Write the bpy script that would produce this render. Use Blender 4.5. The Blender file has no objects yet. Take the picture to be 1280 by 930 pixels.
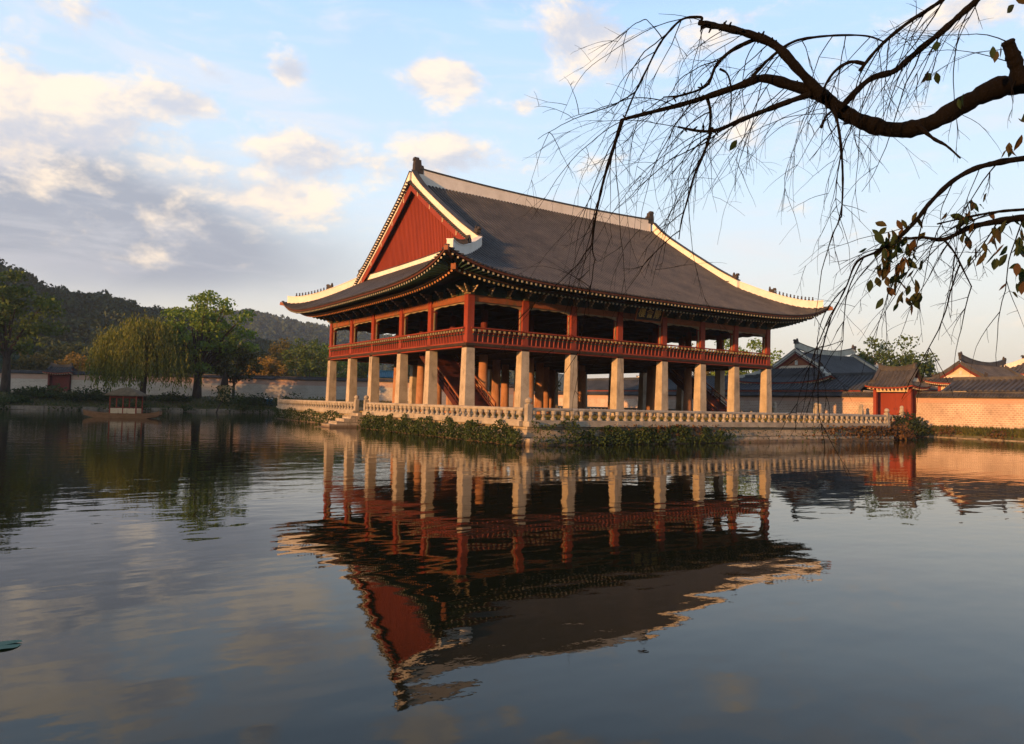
import bpy, math, random
import numpy as np
from mathutils import Vector, Matrix
rnd = random.Random(7)
rng = np.random.default_rng(11)
PI = math.pi
S = bpy.context.scene
COL = S.collection

# ------------------------------------------------------------------ camera
CAM = np.array([-26.8305, -46.0741, 2.4702]); YAW, PITCH, ROLL, FPX = 0.5884, 0.0421, 0.0251, 908.67
cy, sy, cp, sp = math.cos(YAW), math.sin(YAW), math.cos(PITCH), math.sin(PITCH)
FWD = np.array([sy*cp, cy*cp, sp]); _r = np.array([cy, -sy, 0.0]); _u = np.cross(_r, FWD)
RGT = math.cos(ROLL)*_r + math.sin(ROLL)*_u
UPV = -math.sin(ROLL)*_r + math.cos(ROLL)*_u
cam_d = bpy.data.cameras.new("camera"); cam = bpy.data.objects.new("camera", cam_d); COL.objects.link(cam)
cam_d.sensor_width = 36.0; cam_d.lens = FPX/1280*36.0; cam_d.clip_end = 20000; cam_d.clip_start = 0.05
m = Matrix(((RGT[0], UPV[0], -FWD[0], CAM[0]), (RGT[1], UPV[1], -FWD[1], CAM[1]), (RGT[2], UPV[2], -FWD[2], CAM[2]), (0, 0, 0, 1)))
cam.matrix_world = m
S.camera = cam

def spot(px, py, depth):
    "point of the place seen in that direction at that distance (used to survey positions)"
    return CAM + depth*(FWD + RGT*(px-640)/FPX - UPV*(py-465)/FPX)

# ------------------------------------------------------------------ light and view
SUN_EL, SUN_BEAR = math.radians(7.6), math.radians(-103.5)     # bearing from +Y towards +X
SUN_STRENGTH, SKY_STRENGTH, EXPOSURE = 5.0, 0.135, 0.76
S.render.engine = 'CYCLES'
S.cycles.use_denoising = True
S.cycles.max_bounces = 8; S.cycles.diffuse_bounces = 3; S.cycles.glossy_bounces = 4
S.cycles.transparent_max_bounces = 12
S.cycles.sample_clamp_indirect = 6
S.view_settings.view_transform = 'Standard'; S.view_settings.look = 'None'
S.view_settings.exposure = EXPOSURE; S.view_settings.gamma = 1.0; S.view_settings.use_curve_mapping = False

sd = bpy.data.lights.new("sun", 'SUN'); sun = bpy.data.objects.new("sun", sd); COL.objects.link(sun)
sd.energy = SUN_STRENGTH; sd.angle = math.radians(0.6); sd.color = (1.0, 0.46, 0.145)
sdir = Vector((math.sin(SUN_BEAR)*math.cos(SUN_EL), math.cos(SUN_BEAR)*math.cos(SUN_EL), math.sin(SUN_EL)))
sun.rotation_euler = sdir.to_track_quat('Z', 'Y').to_euler()
sun.location = (-60, -60, 60)

class NT:
    "short hand for building node trees"
    def __init__(s, tree): s.t = tree; s.n = tree.nodes; s.l = tree.links
    def add(s, kind, **kw):
        nd = s.n.new(kind)
        for k, v in kw.items(): setattr(nd, k, v)
        return nd
    def put(s, sock, v):
        if isinstance(v, bpy.types.NodeSocket): s.l.new(v, sock)
        elif v is not None:
            if isinstance(v, (tuple, list)) and len(v) == 3 and sock.type == 'RGBA': v = (*v, 1)
            sock.default_value = v
    def math(s, op, a, b=None, c=None, clamp=False):
        nd = s.add('ShaderNodeMath', operation=op, use_clamp=clamp)
        s.put(nd.inputs[0], a); s.put(nd.inputs[1], b); s.put(nd.inputs[2], c); return nd.outputs[0]
    def vmath(s, op, a, b=None):
        nd = s.add('ShaderNodeVectorMath', operation=op); s.put(nd.inputs[0], a); s.put(nd.inputs[1], b)
        return nd.outputs['Value'] if op in ('LENGTH', 'DOT_PRODUCT') else nd.outputs[0]
    def mix(s, f, a, b, blend='MIX'):
        nd = s.add('ShaderNodeMix', data_type='RGBA', blend_type=blend)
        s.put(nd.inputs[0], f); s.put(nd.inputs[6], a); s.put(nd.inputs[7], b); return nd.outputs[2]
    def noise(s, vec, scale, detail=4, rough=0.55, dist=0.0, out='Fac'):
        nd = s.add('ShaderNodeTexNoise'); s.put(nd.inputs['Vector'], vec)
        nd.inputs['Scale'].default_value = scale; nd.inputs['Detail'].default_value = detail
        nd.inputs['Roughness'].default_value = rough; nd.inputs['Distortion'].default_value = dist
        return nd.outputs[out]
    def ramp(s, f, stops, interp='LINEAR'):
        nd = s.add('ShaderNodeValToRGB'); s.put(nd.inputs[0], f); e = nd.color_ramp.elements
        nd.color_ramp.interpolation = interp
        while len(e) < len(stops): e.new(0.5)
        for k, (p, c) in enumerate(stops):
            e[k].position = p; e[k].color = (*c, 1) if isinstance(c, (tuple, list)) else (c, c, c, 1)
        return nd.outputs[0]
    def smooth(s, f, a, b, lo=0.0, hi=1.0):
        nd = s.add('ShaderNodeMapRange', interpolation_type='SMOOTHSTEP'); s.put(nd.inputs[0], f)
        nd.inputs[1].default_value = a; nd.inputs[2].default_value = b
        nd.inputs[3].default_value = lo; nd.inputs[4].default_value = hi; return nd.outputs[0]
    def sep(s, v):
        nd = s.add('ShaderNodeSeparateXYZ'); s.put(nd.inputs[0], v); return nd.outputs
    def comb(s, x, y, z):
        nd = s.add('ShaderNodeCombineXYZ')
        for i, v in enumerate((x, y, z)): s.put(nd.inputs[i], v)
        return nd.outputs[0]
    def scale(s, v, sc):
        return s.vmath('MULTIPLY', v, sc)

def build_world():
    w = bpy.data.worlds.new("World"); S.world = w; w.use_nodes = True
    t = NT(w.node_tree); t.n.clear()
    out = t.add('ShaderNodeOutputWorld'); bg = t.add('ShaderNodeBackground'); t.l.new(bg.outputs[0], out.inputs[0])
    sky = t.add('ShaderNodeTexSky', sky_type='NISHITA', sun_disc=False)
    sky.sun_elevation = SUN_EL; sky.sun_rotation = SUN_BEAR % (2*PI)
    sky.air_density = 1.0; sky.dust_density = 1.6; sky.ozone_density = 1.6
    d = t.add('ShaderNodeTexCoord').outputs['Generated']
    x, y, z = t.sep(d)
    zc = t.math('MAXIMUM', z, 0.0)
    el = t.math('ARCSINE', z)                       # radians above the horizon
    az = t.math('ARCTAN2', x, y)                    # bearing from +Y towards +X
    base = sky.outputs[0]
    # evening haze: the sky opposite the sun pales to cream near the horizon
    pale = t.ramp(el, [(0.0, (4.9, 4.0, 3.15)), (0.08, (4.8, 4.25, 3.6)), (0.16, (4.5, 4.5, 4.35)), (0.28, (3.8, 4.6, 5.35)), (0.5, (2.75, 4.0, 5.75)), (0.62, (1.1, 1.8, 3.0)), (1.0, (0.25, 0.5, 1.1))])
    side = t.smooth(t.vmath('DOT_PRODUCT', d, (0.56, 0.83, 0.0)), -0.25, 0.45)      # fades out towards the sun's half of the sky
    base = t.mix(t.math('MULTIPLY_ADD', side, 0.55, 0.27), base, pale)
    # broad cloud cover over the north west, loose puffs elsewhere
    R = math.radians
    def blob(a, e, sa, se, wgt):
        u = t.math('MULTIPLY', t.math('SUBTRACT', az, R(a)), 1/R(sa)); v = t.math('MULTIPLY', t.math('SUBTRACT', el, R(e)), 1/R(se))
        q = t.math('ADD', t.math('MULTIPLY', u, u), t.math('MULTIPLY', v, v))
        return t.math('MULTIPLY', t.math('EXPONENT', t.math('MULTIPLY', q, -1.0)), wgt)
    def total(bl):
        s = None
        for b in bl:
            o = blob(*b); s = o if s is None else t.math('ADD', s, o)
        return s
    P = t.comb(t.math('MULTIPLY', az, 1.0), t.math('MULTIPLY', el, 1.7), t.math('MULTIPLY', z, 0.3))
    warp = t.noise(P, 3.0, 3, 0.5, out='Color')
    Pw = t.vmath('ADD', P, t.scale(t.vmath('SUBTRACT', warp, (0.5, 0.5, 0.5)), (0.14, 0.08, 0.1)))
    n1 = t.noise(Pw, 8.5, 9, 0.60)
    n2 = t.noise(t.vmath('ADD', Pw, (-0.024, 0.030, 0.0)), 8.5, 5, 0.58)
    puffs = total([(0.5, 18.0, 8.0, 3.6, .78), (-6, 15, 9, 5, .7), (17.5, 17.2, 6.0, 2.4, .74), (15.5, 14.2, 4.5, 1.8, .75), (28.5, 18.6, 6.5, 2.3, .62), (27.7, 24.2, 3.8, 1.7, 1.12),
                   (11.2, 22.4, 1.9, 1.0, .80), (16.0, 23.4, 1.6, .9, .80), (9.0, 20.2, 3.2, 1.1, .75), (40.0, 26.8, 4.6, 2.2, 1.05), (50, 27.5, 3.5, 1.4, .6), (34.4, 22.6, 1.7, .9, .7),
                   (3.0, 24.0, 5.0, 1.6, .38), (66, 25.5, 4, 1.4, .6), (5.5, 9.6, 5.0, 1.2, .28), (14, 9.4, 4, .9, .26), (52, 21, 7, 2, .40), (-30, 22, 16, 8, .8), (100, 25, 25, 8, .5), (50, 60, 60, 12, .5)])
    puffs = t.math('MULTIPLY', puffs, 1.18)
    dens = t.math('ADD', puffs, t.math('MULTIPLY', t.math('SUBTRACT', n1, 0.5), 3.1))
    cover = t.smooth(dens, 0.26, 0.92)
    lit = t.smooth(t.math('SUBTRACT', n1, n2), -0.16, 0.13)
    cc = t.mix(lit, (3.1, 3.15, 3.5), (5.5, 4.55, 3.55))
    # the thick grey layer low in the north west
    veil = total([(1, 13.0, 10, 4.2, .95), (5, 9.8, 13, 3.4, .72), (15, 11, 11, 3.4, .34), (-20, 12, 16, 7, .9)])
    veild = t.smooth(t.math('ADD', veil, t.math('MULTIPLY', t.math('SUBTRACT', t.noise(Pw, 3.0, 5, 0.5), 0.5), 1.0)), 0.0, 1.15)
    base = t.mix(t.math('MULTIPLY', veild, 0.92), base, (1.80, 1.94, 2.32))
    wisp = t.smooth(t.noise(t.comb(t.math('MULTIPLY', az, 1.0), t.math('MULTIPLY', el, 4.5), 0.3), 5.0, 7, 0.62, 0.5), 0.47, 0.74)
    wisp = t.math('MULTIPLY', wisp, t.smooth(el, 0.10, 0.22, 0.15, 0.5))
    base = t.mix(wisp, base, (4.3, 4.1, 4.1))
    coverw = t.math('MULTIPLY', cover, 0.86)
    colr = t.mix(coverw, base, cc)
    below = t.smooth(z, -0.03, 0.0)
    colr = t.mix(below, (0.35, 0.33, 0.28), colr)
    t.l.new(colr, bg.inputs[0]); bg.inputs[1].default_value = SKY_STRENGTH
build_world()

# ------------------------------------------------------------------ materials
MATS = {}
def material(name, build, rough=0.8):
    mt = bpy.data.materials.new(name); mt.use_nodes = True
    t = NT(mt.node_tree); b = t.n['Principled BSDF']; b.inputs['Roughness'].default_value = rough
    b.inputs['Specular IOR Level'].default_value = 0.25
    build(t, b); MATS[name] = mt; return mt
def bump(t, b, h, strength=0.3, dist=0.05):
    nd = t.add('ShaderNodeBump'); nd.inputs['Strength'].default_value = strength; nd.inputs['Distance'].default_value = dist
    t.put(nd.inputs['Height'], h); t.l.new(nd.outputs[0], b.inputs['Normal'])
def pos(t): return t.add('ShaderNodeNewGeometry').outputs['Position']

def noisy(name, c1, c2, scale=1.5, rough=0.8, bump_s=0.25, bump_d=0.03, fine=9.0, stretch=(1, 1, 1), stain=None, spec=None):
    def f(t, b):
        p = t.scale(pos(t), stretch)
        a = t.noise(p, scale, 6, 0.6); g = t.noise(p, scale*fine, 4, 0.6)
        fac = t.smooth(t.math('ADD', t.math('MULTIPLY', a, 0.65), t.math('MULTIPLY', g, 0.35)), 0.33, 0.67)
        c = t.mix(fac, c1, c2)
        if stain:
            s_ = t.smooth(t.noise(t.scale(pos(t), (1.3, 1.3, 0.35)), 1.1, 5, 0.62, 0.4), 0.53, 0.72)
            c = t.mix(t.math('MULTIPLY', s_, stain[1]), c, stain[0])
        t.put(b.inputs['Base Color'], c)
        if spec is not None: b.inputs['Specular IOR Level'].default_value = spec
        if bump_s: bump(t, b, t.math('ADD', g, a), bump_s, bump_d)
    return material(name, f, rough)

noisy('pillar_stone', (.30, .255, .195), (.47, .41, .32), 1.2, .85, .3, .02, 14, stain=((.17, .15, .125), .85))
noisy('warm_pillar', (.34, .165, .090), (.46, .25, .15), 1.2, .85, .3, .02, 14, stain=((.16, .10, .07), .7))
noisy('pale_stone', (.24, .215, .175), (.39, .355, .295), 1.4, .85, .3, .03, 12, stain=((.20, .17, .13), .55))
noisy('red_paint', (.195, .035, .019), (.265, .050, .026), 1.0, .62, .12, .01, 10, stain=((.17, .03, .018), .4))
noisy('gable_red', (.185, .033, .018), (.245, .046, .024), .7, .7, .1, .01, 12, stretch=(1, 1, .25), stain=((.20, .035, .02), .5))
noisy('dark_red', (.085, .014, .010), (.13, .024, .015), 1.5, .7, .1, .01)
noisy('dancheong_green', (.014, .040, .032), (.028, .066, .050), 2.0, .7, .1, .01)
noisy('lintel_paint', (.19, .070, .034), (.28, .095, .040), 1.6, .65, .1, .01, stretch=(1, 1, 3), stain=((.05, .09, .06), .6))
noisy('bracket_paint', (.03, .085, .060), (.30, .16, .06), 3.5, .65, 0)
noisy('rafter_end_pale', (.30, .28, .21), (.42, .38, .28), 3, .6, 0)
noisy('rafter_end_sunlit', (.36, .15, .06), (.48, .22, .10), 3, .6, 0)  # lit copy of the rafter ends, orange sunlight put into the colour
noisy('cream_trim', (.46, .36, .24), (.58, .47, .33), 2, .7, 0)
noisy('frame_paint', (.20, .165, .105), (.30, .235, .15), 2.5, .7, 0)
noisy('knob_paint', (.15, .17, .10), (.34, .24, .14), 5, .7, 0)
noisy('eave_brown', (.060, .022, .014), (.10, .034, .020), 2, .75, 0)
noisy('stair_red', (.050, .013, .011), (.075, .020, .016), 2, .75, 0)
noisy('dark_timber', (.030, .020, .015), (.055, .034, .024), 2, .8, .1, .01)
noisy('plaster', (.66, .63, .575), (.78, .75, .70), .9, .8, .12, .02, 12, stain=((.54, .49, .42), .45))
noisy('old_plaster', (.36, .37, .33), (.52, .53, .48), 1.2, .85, .15, .02, 12, stain=((.22, .24, .21), .6))
noisy('cream_wall', (.50, .42, .32), (.62, .54, .42), 1.2, .85, .1, .01)
noisy('roof_tile', (.026, .026, .029), (.068, .066, .067), .55, .62, .35, .03, 16, stain=((.10, .088, .072), .6), spec=.35)
noisy('shaded_tile', (.024, .029, .034), (.054, .060, .068), .5, .6, .2, .02, 14, spec=.35)  # shaded copy of the roof tile, the pavilion's bluish shade in its colour
noisy('ornament', (.030, .026, .024), (.060, .050, .044), 3, .7, .2, .02)
noisy('gold', (.42, .29, .07), (.55, .40, .12), 4, .45, 0)
noisy('plaque_black', (.012, .012, .012), (.022, .02, .018), 3, .5, 0)
noisy('bark', (.030, .022, .017), (.075, .058, .045), 3.5, .95, .6, .05, 7, stretch=(1, 1, .3))
noisy('shaded_bark', (.0022, .0018, .0016), (.006, .0047, .0041), 9, .95, .7, .02, 6, spec=.1)  # bark blackened: the shade of the silhouette is put into the colour
noisy('boat_wood', (.17, .085, .042), (.26, .14, .070), 2, .7, .15, .02, 8, stretch=(1, 1, 4))
noisy('thatch', (.10, .078, .052), (.17, .135, .09), 3, .95, .4, .04, 8)
noisy('rubble', (.15, .125, .095), (.30, .25, .195), .9, .9, .7, .10, 7, stain=((.10, .10, .06), .6))
noisy('terrace_earth', (.17, .135, .060), (.26, .205, .10), 1.2, .95, .4, .05, 9, stain=((.07, .085, .025), .8))
noisy('mud', (.060, .050, .038), (.11, .092, .068), .8, .95, .5, .1)
noisy('white_paint', (.70, .70, .68), (.80, .80, .78), 2, .6, 0)
noisy('sign_blue', (.015, .10, .16), (.03, .15, .22), 2, .4, 0)
noisy('straw_wrap', (.28, .20, .09), (.40, .30, .15), 6, .95, .4, .03)

def m_ground(t, b):
    p = pos(t)
    a = t.noise(p, .25, 6, .6); g = t.noise(p, 3.0, 5, .65)
    c = t.mix(t.smooth(a, .40, .60), (.060, .068, .026), (.150, .120, .078))
    c = t.mix(t.math('MULTIPLY', t.smooth(g, .45, .7), .6), c, (.040, .050, .020))
    t.put(b.inputs['Base Color'], c); bump(t, b, g, .5, .15)
material('soil_grass', m_ground, .95)
def m_hill(t, b):
    p = pos(t); a = t.noise(p, .05, 6, .6); g = t.noise(p, .35, 5, .7)
    t.put(b.inputs['Base Color'], t.mix(t.smooth(t.math('ADD', t.math('MULTIPLY', a, .5), t.math('MULTIPLY', g, .5)), .38, .62), (.020, .030, .014), (.055, .062, .026)))
    bump(t, b, g, .9, 1.5)
material('hill_floor', m_hill, .95)
def m_brick(t, b):
    x, y, z = t.sep(pos(t))
    u = t.math('ADD', x, t.math('MULTIPLY', y, 1.0))
    br = t.add('ShaderNodeTexBrick'); t.put(br.inputs['Vector'], t.comb(u, z, 0.0))
    br.inputs['Scale'].default_value = 1.0; br.inputs['Brick Width'].default_value = .36; br.inputs['Row Height'].default_value = .215
    br.inputs['Mortar Size'].default_value = .035; br.inputs['Mortar Smooth'].default_value = .2; br.inputs['Bias'].default_value = 0
    t.put(br.inputs['Color1'], (.36, .26, .205)); t.put(br.inputs['Color2'], (.48, .37, .29)); t.put(br.inputs['Mortar'], (.62, .52, .43))
    big = t.smooth(t.noise(pos(t), .35, 5, .6), .35, .65)
    c = t.mix(t.math('MULTIPLY', big, .55), br.outputs['Color'], (.30, .22, .17))
    pt = t.smooth(t.noise(pos(t), 1.4, 5, .65), .56, .70); c = t.mix(t.math('MULTIPLY', pt, .45), c, (.22, .17, .135))
    band = t.math('MULTIPLY', t.smooth(z, 3.55, 3.60), .65)            # plain reddish brick courses under the coping
    c = t.mix(band, c, (.45, .27, .20))
    t.put(b.inputs['Base Color'], c); bump(t, b, br.outputs['Fac'], .35, -.02)
material('wall_brick', m_brick, .9)
def m_nbrick(t, b):
    co = t.add('ShaderNodeTexCoord').outputs['Object']; x, y, z = t.sep(co)
    br = t.add('ShaderNodeTexBrick'); t.put(br.inputs['Vector'], t.comb(x, z, 0.0))
    br.inputs['Scale'].default_value = 1.0; br.inputs['Brick Width'].default_value = .6; br.inputs['Row Height'].default_value = .26
    br.inputs['Mortar Size'].default_value = .03; br.inputs['Mortar Smooth'].default_value = .2
    t.put(br.inputs['Color1'], (.36, .33, .29)); t.put(br.inputs['Color2'], (.44, .40, .36)); t.put(br.inputs['Mortar'], (.50, .48, .44))
    big = t.smooth(t.noise(co, .3, 5, .6), .35, .7)
    c = t.mix(t.math('MULTIPLY', big, .4), br.outputs['Color'], (.27, .25, .21))
    c = t.mix(t.math('MULTIPLY', t.smooth(z, 2.45, 2.5), .6), c, (.36, .20, .15))
    t.put(b.inputs['Base Color'], c); bump(t, b, br.outputs['Fac'], .3, -.02)
material('north_brick', m_nbrick, .9)
def m_block(t, b):
    p = pos(t); x, y, z = t.sep(p)
    wob = t.noise(p, .8, 3, .5)
    u = t.math('ADD', t.math('ADD', x, y), t.math('MULTIPLY', wob, .5))
    br = t.add('ShaderNodeTexBrick'); t.put(br.inputs['Vector'], t.comb(u, t.math('ADD', z, t.math('MULTIPLY', wob, .12)), 0.0))
    br.inputs['Scale'].default_value = 1.0; br.inputs['Brick Width'].default_value = 1.5; br.inputs['Row Height'].default_value = .48
    br.inputs['Mortar Size'].default_value = .022; br.inputs['Mortar Smooth'].default_value = .4
    t.put(br.inputs['Color1'], (.30, .26, .21)); t.put(br.inputs['Color2'], (.43, .38, .31)); t.put(br.inputs['Mortar'], (.09, .075, .055))
    g = t.noise(p, 4, 6, .65)
    c = t.mix(t.smooth(g, .4, .7), br.outputs['Color'], (.22, .19, .14))
    wet = t.math('MULTIPLY', t.smooth(z, .30, .10), .75)               # waterline stain
    c = t.mix(wet, c, (.10, .065, .040))
    t.put(b.inputs['Base Color'], c); bump(t, b, t.math('ADD', br.outputs['Fac'], t.math('MULTIPLY', g, -.8)), .6, -.05)
material('block_wall', m_block, .9)
def m_water(t, b):
    p = pos(t)
    # directional wind ripples plus long swells: real relief of the surface as bump
    w1 = t.noise(t.scale(p, (.55, 1.0, 1)), 1.0, 2, .5)
    w2 = t.noise(t.scale(p, (.7, 1.0, 1)), 3.6, 2, .5)
    w3 = t.noise(t.scale(p, (.9, 1.0, 1)), 11.0, 2, .5)
    patch = t.smooth(t.noise(p, .07, 3, .55), .40, .62)
    wx, wy, wz = t.sep(p); open_ = t.smooth(t.math('ADD', wy, t.math('MULTIPLY', t.noise(p, .12, 2, .5), 14)), -30, -8, .22, 1.0)
    patch = t.math('MULTIPLY', patch, open_)
    w2 = t.math('MULTIPLY', t.math('SUBTRACT', w2, .5), t.math('MULTIPLY', open_, 2.4))
    h = t.math('ADD', t.math('MULTIPLY', w1, .043), t.math('ADD', t.math('MULTIPLY', w2, .0042), t.math('MULTIPLY', t.math('MULTIPLY', w3, .0060), t.math('ADD', patch, .06))))
    nd = t.add('ShaderNodeBump'); nd.inputs['Strength'].default_value = 1.0; nd.inputs['Distance'].default_value = .30
    t.put(nd.inputs['Height'], h); t.l.new(nd.outputs[0], b.inputs['Normal'])
    t.put(b.inputs['Base Color'], (.013, .0125, .0055)); b.inputs['IOR'].default_value = 1.25
    b.inputs['Specular IOR Level'].default_value = .5; b.inputs['Roughness'].default_value = .015
material('pond_water', m_water, .02)
def leaf_mat(name, cols, trans=.35, rough=.7):
    def f(t, b):
        r = t.add('ShaderNodeNewGeometry').outputs['Random Per Island']
        n = t.smooth(t.noise(pos(t), .55, 3, .5), .36, .64)
        fac = t.math('ADD', t.math('MULTIPLY', r, .62), t.math('MULTIPLY', n, .38))
        k = len(cols)
        c = t.ramp(fac, [(.08+.84*i/(k-1), cc) for i, cc in enumerate(cols)])
        t.put(b.inputs['Base Color'], c)
        tr = t.add('ShaderNodeBsdfTranslucent'); t.put(tr.inputs[0], t.mix(1.0, c, (1.25, 1.2, .7), 'MULTIPLY'))
        ms = t.add('ShaderNodeMixShader'); ms.inputs[0].default_value = trans
        t.l.new(b.outputs[0], ms.inputs[1]); t.l.new(tr.outputs[0], ms.inputs[2])
        t.l.new(ms.outputs[0], t.n['Material Output'].inputs[0])
    return material(name, f, rough)
leaf_mat('leaf_green', [(.032, .058, .014), (.066, .105, .024), (.10, .150, .034)])
leaf_mat('leaf_bright', [(.065, .125, .022), (.125, .205, .036), (.19, .27, .055)])
leaf_mat('leaf_dark', [(.014, .026, .010), (.028, .046, .016), (.050, .070, .022)])
leaf_mat('leaf_olive', [(.055, .055, .014), (.095, .085, .022), (.14, .11, .026)])
leaf_mat('leaf_willow', [(.068, .098, .020), (.115, .142, .028), (.18, .185, .040)])
leaf_mat('leaf_yellow', [(.12, .095, .020), (.22, .15, .030), (.30, .17, .030)])
leaf_mat('leaf_ivy', [(.018, .036, .010), (.036, .062, .016), (.060, .085, .024)], .2)
leaf_mat('leaf_rust', [(.050, .030, .014), (.10, .050, .022), (.13, .085, .030)], .2)
leaf_mat('leaf_grass', [(.045, .060, .016), (.085, .095, .024), (.12, .11, .036)], .25)
leaf_mat('leaf_yellowgrass', [(.075, .080, .022), (.14, .12, .032), (.19, .15, .05)], .3)
leaf_mat('leaf_hill', [(.014, .030, .011), (.028, .048, .017), (.050, .066, .022)], .15)
leaf_mat('leaf_cherry', [(.008, .020, .006), (.014, .032, .008), (.024, .038, .010), (.070, .038, .014)], .4)
leaf_mat('lotus', [(.05, .15, .11), (.06, .19, .14)], .2, .5)

# ------------------------------------------------------------------ mesh helpers
class MB:
    "collects quads and triangles, then links them as ONE mesh object"
    def __init__(s): s.V = []; s.Q = []; s.T = []; s.qm = []; s.tm = []; s.n = 0
    def add(s, v, q=None, tr=None, mi=0):
        v = np.asarray(v, float).reshape(-1, 3)
        if q is not None and len(q):
            q = np.asarray(q, int).reshape(-1, 4); s.Q.append(q+s.n); s.qm.append(np.full(len(q), mi))
        if tr is not None and len(tr):
            tr = np.asarray(tr, int).reshape(-1, 3); s.T.append(tr+s.n); s.tm.append(np.full(len(tr), mi))
        s.V.append(v); s.n += len(v)
    def box(s, c, size, rz=0.0, mi=0, taper=1.0):
        hx, hy, hz = [k/2 for k in size]
        v = np.array([(-hx, -hy, -hz), (hx, -hy, -hz), (hx, hy, -hz), (-hx, hy, -hz), (-hx*taper, -hy*taper, hz), (hx*taper, -hy*taper, hz), (hx*taper, hy*taper, hz), (-hx*taper, hy*taper, hz)])
        if rz:
            ca, sa = math.cos(rz), math.sin(rz); v = np.c_[v[:, 0]*ca-v[:, 1]*sa, v[:, 0]*sa+v[:, 1]*ca, v[:, 2]]
        s.add(v+np.asarray(c, float), BOXQ, mi=mi)
    def beam(s, p0, p1, w, h, mi=0):
        "rectangular bar from p0 to p1, w wide level, h tall"
        p0 = np.asarray(p0, float); p1 = np.asarray(p1, float); d = p1-p0; d /= np.linalg.norm(d)
        sd_ = np.cross(d, (0, 0, 1.0)); k = np.linalg.norm(sd_); sd_ = sd_/k if k > 1e-6 else np.array([1.0, 0, 0])
        up = np.cross(sd_, d); a, b = sd_*w/2, up*h/2
        s.add([p0-a-b, p0+a-b, p1+a-b, p1-a-b, p0-a+b, p0+a+b, p1+a+b, p1-a+b], BOXQ, mi=mi)
    def tube(s, pts, rad, n=6, caps=True, mi=0):
        pts = np.asarray(pts, float); m_ = len(pts); rad = np.broadcast_to(np.asarray(rad, float), (m_,))
        tan = np.gradient(pts, axis=0); tan /= np.linalg.norm(tan, axis=1)[:, None]+1e-12
        ref = np.array([0.31, 0.17, 0.93]) if abs(tan[0][2]) < .8 else np.array([.97, .2, .1])
        a = np.cross(tan, ref); a /= np.linalg.norm(a, axis=1)[:, None]+1e-12; b = np.cross(tan, a)
        th = np.arange(n)*2*PI/n
        ring = pts[:, None]+rad[:, None, None]*(a[:, None]*np.cos(th)[None, :, None]+b[:, None]*np.sin(th)[None, :, None])
        v = ring.reshape(-1, 3); i, j = np.meshgrid(np.arange(m_-1), np.arange(n), indexing='ij'); k = (j+1) % n
        q = np.stack([i*n+j, i*n+k, (i+1)*n+k, (i+1)*n+j], -1).reshape(-1, 4)
        tr = []
        if caps:
            v = np.vstack([v, pts[0], pts[-1]]); e0, e1 = m_*n, m_*n+1
            for jj in range(n):
                tr += [(e0, (jj+1) % n, jj), (e1, (m_-1)*n+jj, (m_-1)*n+(jj+1) % n)]
        s.add(v, q, tr, mi)
    def lathe(s, prof, c=(0, 0, 0), n=10, mi=0):
        prof = np.asarray(prof, float); th = np.arange(n)*2*PI/n; m_ = len(prof)
        v = np.stack([prof[:, 0][:, None]*np.cos(th), prof[:, 0][:, None]*np.sin(th), np.repeat(prof[:, 1][:, None], n, 1)], -1).reshape(-1, 3)
        i, j = np.meshgrid(np.arange(m_-1), np.arange(n), indexing='ij'); k = (j+1) % n
        q = np.stack([i*n+j, i*n+k, (i+1)*n+k, (i+1)*n+j], -1).reshape(-1, 4)
        v = np.vstack([v, (0, 0, prof[0, 1]), (0, 0, prof[-1, 1])]); tr = []
        for jj in range(n): tr += [(m_*n, (jj+1) % n, jj), (m_*n+1, (m_-1)*n+jj, (m_-1)*n+(jj+1) % n)]
        s.add(v+np.asarray(c, float), q, tr, mi)
    def sheet(s, g, mi=0):
        g = np.asarray(g, float); nu, nv = g.shape[:2]
        i, j = np.meshgrid(np.arange(nu-1), np.arange(nv-1), indexing='ij')
        s.add(g.reshape(-1, 3), np.stack([i*nv+j, (i+1)*nv+j, (i+1)*nv+j+1, i*nv+j+1], -1).reshape(-1, 4), mi=mi)
    def wallstrip(s, pts, width, h0, h1, mi=0, cap=None, capw=1.25, caph=.12):
        "upright strip along a path: from h0 below to h1 above each point; cap = material of a coping on top"
        pts = np.asarray(pts, float); d = np.gradient(pts, axis=0); d[:, 2] = 0; d /= np.linalg.norm(d, axis=1)[:, None]+1e-12
        sd_ = np.c_[d[:, 1], -d[:, 0], 0*d[:, 0]]; h0 = np.broadcast_to(h0, (len(pts),)); h1 = np.broadcast_to(h1, (len(pts),))
        def loft(wd, lo, hi, mi):
            z = np.array([0, 0, 1.0]); a = pts-sd_*wd/2+lo[:, None]*z; b = pts+sd_*wd/2+lo[:, None]*z
            c = pts+sd_*wd/2+hi[:, None]*z; e = pts-sd_*wd/2+hi[:, None]*z
            v = np.stack([a, b, c, e], 1).reshape(-1, 3); q = []; m_ = len(pts)
            for i in range(m_-1):
                for j in range(4): q.append((i*4+j, i*4+(j+1) % 4, i*4+4+(j+1) % 4, i*4+4+j))
            q += [(3, 2, 1, 0), ((m_-1)*4, (m_-1)*4+1, (m_-1)*4+2, (m_-1)*4+3)]
            s.add(v, q, mi=mi)
        loft(width, h0, h1, mi)
        if cap is not None: loft(width*capw, h1+.003, h1+caph, cap)
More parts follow.
